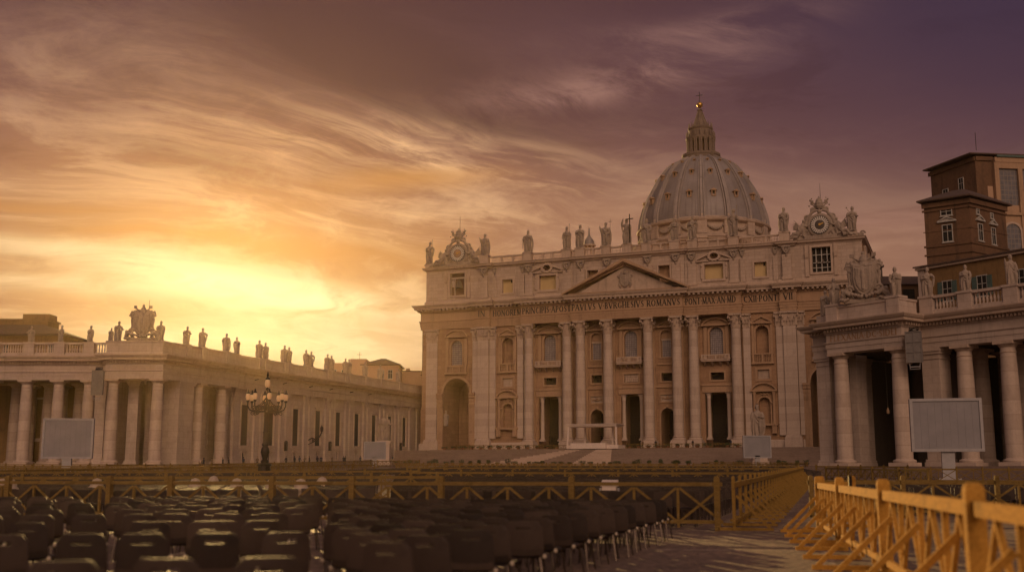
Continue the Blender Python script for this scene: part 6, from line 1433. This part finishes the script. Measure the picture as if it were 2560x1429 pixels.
# the thousands of chairs further off, row upon row
b = MB(); rf = random.Random(9)
def chair_lo(x, y, a):
    z = gz(x, y); c, s = cos(a), sin(a); o = len(b.v)
    for x0, x1, y0, y1, z0, z1 in ((-.22, .22, -.25, -.21, .46, .82), (-.22, .22, -.21, .21, .41, .45), (-.21, -.18, -.21, -.18, 0, .41), (.18, .21, -.21, -.18, 0, .41), (-.21, -.18, .17, .2, 0, .41), (.18, .21, .17, .2, 0, .41)):
        if y > 60 and x1 - x0 < .1: continue
        b.add([(x0, y0, z0), (x1, y0, z0), (x1, y1, z0), (x0, y1, z0), (x0, y0, z1), (x1, y0, z1), (x1, y1, z1), (x0, y1, z1)], [(0, 1, 5, 4), (1, 2, 6, 5), (2, 3, 7, 6), (3, 0, 4, 7), (4, 5, 6, 7)])
    b.tf(lambda p: (x + c * p[0] - s * p[1], y + s * p[0] + c * p[1], z + p[2]), o)
for (x0, y0), nr, dd, lim in (((4.2, 27.2), 66, PD, 'p'), ):
    for r in range(nr):
        e = Vector((x0, y0)) + PD * (r * 1.0)
        for j in range(150):
            p = e - PX_ * (j * .56)
            if p.y < 26.8 - .27 * (p.x - 4.5) or p.x < -.10 * p.y: break
            if rf.random() < .04: continue
            chair_lo(p.x, p.y, atan2(-PD.x, PD.y) + rf.uniform(-.05, .05))
for r in range(62):
    c = LD * (31.8 + r * 1.02)
    for j in range(-60, 60):
        p = c + LX * (j * .56)
        if p.x > -.115 * p.y - .4 or p.x < -.47 * p.y or p.y < 29.4 - .262 * (p.x + 8): continue
        if rf.random() < .05 or abs(p.x + 19.7) < 2 and abs(p.y - 90) < 2: continue
        chair_lo(p.x, p.y, R(13) + rf.uniform(-.05, .05))
for r in range(14):
    for j in range(34):
        p = Vector((10.2 + j * .56 + r * .28, 35 + r * 1.0 - j * .12))
        if rf.random() > .05: chair_lo(p.x, p.y, R(-15) + rf.uniform(-.05, .05))
for r in range(34):
    for j in range(64):
        p = Vector((-14 + j * .6 + r * .25, 98 + r * 1.3 - j * .16))
        if rf.random() > .05: chair_lo(p.x, p.y, R(-15))
o = part('chair_rows', b, 'chair_field', None); tag(o, 'dark field of empty plastic chairs filling the square beyond the barrier', 'chairs', None, 'stuff')
# ================================================================== BOLLARDS, PLANTS, PEOPLE
bo = MB(); bo.lathe([(.27, 0), (.28, .12), (.22, .18), (.21, .72), (.25, .76), (.25, .82), (.20, .86), (.19, .95), (.12, 1.06), (.01, 1.1)], 14); bom = bo.mesh('stone_bollard', 'bollard_stone')
BOL = [(-15.5, 34.5, 'pale bollard at the frame edge, nearer of two beyond the long barrier'), (-14.9, 33.6, 'warm bollard just behind the barrier end, at the frame edge'), (-17.6, 38.5, 'pale bollard behind the barrier, farther one at the frame edge'), (-13.2, 36, 'bollard behind the barrier under the sunset screen'), (-10.5, 37.5, 'bollard behind the barrier, left of the lamp'),
       (-8.9, 36.5, 'bollard close left of the street lamp foot'), (-7.3, 34.6, 'bollard tilted behind the barrier, right beneath the lamp'), (-6.2, 33.5, 'large bollard behind the barrier, right of the lamp'), (-6.9, 41, 'bollard behind the large one, right of the lamp'), (-11.6, 44, 'small bollard far behind the barrier, left of the lamp')]
for i, (x, y, lb) in enumerate(BOL): o = put('stone_bollard', bom, None, (x, y, gz(x, y))); o.rotation_euler = (R(random.uniform(-3, 3)), R(random.uniform(-3, 3)), 0); tag(o, lb, 'bollard', 'stone bollards beyond the long barrier')
tb = thing('lectern', 'small pale covered stand behind the long barrier, right of the middle', 'stand', (2.6, 30.2, 0), R(-12)); tb.scale = (.62, .62, .92); b = MB(); b.box(-.3, .3, -.25, .25, .0, 1.0); b.loft([[(-.36, -.3, 1.0), (.36, -.3, 1.0), (.36, .3, 1.0), (-.36, .3, 1.0)], [(-.34, -.28, 1.08), (.34, -.28, 1.08), (.34, .28, 1.18), (-.34, .28, 1.18)]], smooth=False); part('body', b, 'canopy_white', tb); b = MB(); b.box(-.42, -.36, -.2, .2, .5, .95); b.box(.36, .42, -.2, .2, .5, .95); part('side_flap', b, 'screen_frame', tb)
def plant_mesh(seed, w, h, n):
    r = random.Random(seed); b = MB()
    for i in range(n):
        x, y = r.uniform(-w, w), r.uniform(-.35, .35); z = r.uniform(.15, h) * (1 - .5 * abs(x) / w * r.random()); a, t = r.uniform(0, 6.3), r.uniform(-.2, 1.2); L = r.uniform(.16, .34)
        d = Vector((cos(a) * cos(t), sin(a) * cos(t), sin(t))) * L; s = d.cross(Vector((r.random(), r.random(), r.random()))).normalized() * L * .3; p = Vector((x, y, z))
        b.add([p - s * .3, p + d * .5 + s, p + d, p + d * .5 - s], [(0, 1, 2, 3)])
    return b
PM = []
for sd in range(4):
    b = plant_mesh(sd, .75, 1.15 + .25 * (sd % 2), 260); PM.append(b.mesh('foliage', 'leaf'))
pt_ = MB(); pt_.lathe([(.3, 0), (.42, .42), (.45, .44), (.45, .5), (.38, .5)], 12); ptm = pt_.mesh('pot', 'terracotta')
rp = random.Random(4); npl = 0
for i in range(46):
    x = -44 + 88 * (i + rp.uniform(.1, .9)) / 46; q = fw(x, -36.5 - rp.uniform(0, 1.5), 0)
    t = thing('potted_plant', 'leafy potted plant in the row along the foot of the church steps', 'plant', (q[0], q[1], gz(q[0], q[1])), rp.uniform(0, 6), 'potted plants along the steps'); put('pot', ptm, t); f = put('foliage', PM[i % 4], t, (0, 0, .3)); f.scale = (rp.uniform(.5, 1.3), 1.1, rp.uniform(.3, .85)); t.scale = (.8, .8, .8)
for i in range(26):
    x = (-40 + 29 * i / 13) if i < 13 else (3 + 27 * (i - 13) / 13); q = fw(x, -12.2, 0)
    t = thing('potted_plant', 'low potted plant on the top landing, along the barrier', 'plant', (q[0], q[1], 6.25), rp.uniform(0, 6), 'potted plants on the landing'); put('pot', ptm, t); f = put('foliage', PM[i % 4], t, (0, 0, .3)); f.scale = (rp.uniform(.6, 1.4), .8, rp.uniform(.25, .5))
def person_mesh(seed, stride, arm, coat):
    b = MB(); s = stride
    for k in (-1, 1):
        b.tube([(k * .09, 0, .93), (k * .10, -k * s * .12, .50), (k * .10, k * s * .06 - k * s * .22, .08)], [.10, .068, .045], 8); b.ball((k * .10, k * s * .06 - k * s * .22 - .06, .045), .05, 7, 1, 2.1, .85)
        e = (k * .25, -k * -s * .08 - .02, 1.16); h = (k * .24, k * s * .22 - .08, .90) if arm == 0 else (k * .12, -.24, 1.12)
        b.tube([(k * .185, 0, 1.44), e, h], [.062, .05, .035], 7); b.ball(Vector(h) + Vector((0, -.01, -.05)), .042, 7, .7, .8, 1.4)
    rg = lambda z, rx, ry, y=0: [(rx * cos(2 * pi * i / 16), y + ry * sin(2 * pi * i / 16), z) for i in range(16)]
    b.loft([rg(.62 if coat else .86, .19, .15), rg(.95, .175, .125), rg(1.12, .15, .11), rg(1.30, .19, .125), rg(1.43, .20, .11), rg(1.49, .12, .08), rg(1.53, .055, .055), rg(1.60, .05, .05)])
    b.ball((0, -.015, 1.67), .088, 12, .9, 1.05, 1.28); b.ball((0, .015, 1.70), .093, 10, .95, 1.05, 1.15); b.ball((0, -.105, 1.66), .016, 6)
    if arm: b.loft([[(x, .13, z) for x, z in rect(-.13, .13, 1.05, 1.42)], [(x, .24, z) for x, z in rect(-.12, .12, 1.05, 1.38)]])
    me = remeshed(b, 'person', .022, ['cloth_dark', 'cloth_blue', 'cloth_tan', 'skin']); top = [0, 1, 2, 0][seed % 4]; bot = [1, 0, 0, 1][seed % 4]
    for p in me.polygons:
        c = p.center; p.material_index = 3 if (c.z > 1.56 and c.y < -.02 and c.z < 1.74) else 0 if c.z > 1.56 else top if c.z > (.66 if coat else .9) else bot
    return me
PEO = [person_mesh(0, 0., 0, 1), person_mesh(1, 1., 0, 0), person_mesh(2, .2, 1, 0), person_mesh(3, .7, 0, 1)]
PS = [(6.0, -4.6, 'in front of the broad corner pier of the portico'), (7.0, -4.2, 'beside another near the portico pier'), (9.9, -4.0, 'between the pier and the first side column'), (13.5, -3.8, 'at the foot of the second side column'), (14.6, -4.2, 'right beside the second side column'), (20.6, -3.6, 'before the recess after the side columns'),
      (26.2, -3.2, 'below the first corridor window'), (36.6, -3.4, 'just right of the lamp pedestal'), (39.6, -3.6, 'second right of the lamp pedestal'), (43.0, -3.0, 'under the gap before the third window'), (44.4, -3.3, 'walking near the third window'), (47.2, -3.0, 'below the third corridor window'), (50.4, -3.2, 'right of the third window, carrying a pack'),
      (51.6, -3.4, 'in a small knot past the third window'), (57.5, -3.1, 'below the fourth corridor window'), (63.0, -3.2, 'by the dark wall box past the fourth window'), (64.3, -3.0, 'beside the wall box, facing the steps'), (72.4, -3.0, 'alone past the fifth window'), (77.8, -3.2, 'below the sixth corridor window'), (80.6, -3.1, 'right of the sixth window'), (86.0, -3.2, 'near the left edge of the small screen'), (91.0, -3.2, 'just left of the small screen post')]
for i, (s, y, w_) in enumerate(PS):
    x, yy = A0[0] + cC * s - sC * y, A0[1] + sC * s + cC * y; o = put('person', PEO[i % 4], None, (x, yy, gz(x, yy)), rp.uniform(0, 6.3)); tag(o, 'person in dark clothes ' + w_, 'person', 'people along the corridor')
for i, (x, y, w_) in enumerate(((24.0, -9.6, 'on the landing beside the dark shaded doorway'), (5.2, -9.4, 'on the landing right of the canopy'), (8.0, -9.2, 'on the landing before the column base'), (16.0, -9.4, 'on the landing near the paired column bases'))):
    q = fw(x, y, 6.26); o = put('person', PEO[(i + 1) % 4], None, q, rp.uniform(0, 6)); tag(o, 'person standing ' + w_, 'person', 'people on the church landing')
rk = thing('banner_pole', 'slim dark pole standing by the sunlit barrier', 'pole', (6.15, 20.6, 0)); b = MB(); b.tube([(0, 0, 0), (0, 0, 1.22)], .035, 6); b.lathe([(.14, 0), (.14, .03), (.05, .06)], 10); part('pole', b, 'iron', rk)
# ================================================================== HAZE: one closed box of even warm air round everything
def haze():
    b = MB(); b.box(-420, 420, -260, 500, -1.2, 120); m = bpy.data.materials.new('haze'); m.use_nodes = True; nt = m.node_tree; nt.nodes.clear(); MATS['haze'] = m
    out = nt.nodes.new('ShaderNodeOutputMaterial'); v = nt.nodes.new('ShaderNodeVolumePrincipled'); nt.links.new(v.outputs[0], out.inputs['Volume'])
    v.inputs['Color'].default_value = (1, .78, .50, 1); v.inputs['Density'].default_value = HAZE_D; v.inputs['Anisotropy'].default_value = HAZE_G
    o = part('haze', b, 'haze', None); tag(o, 'warm evening haze glowing around the low sun', 'haze', None, 'stuff')
HAZE_D, HAZE_G = .000043, .86
if HAZE_D > 0: haze()
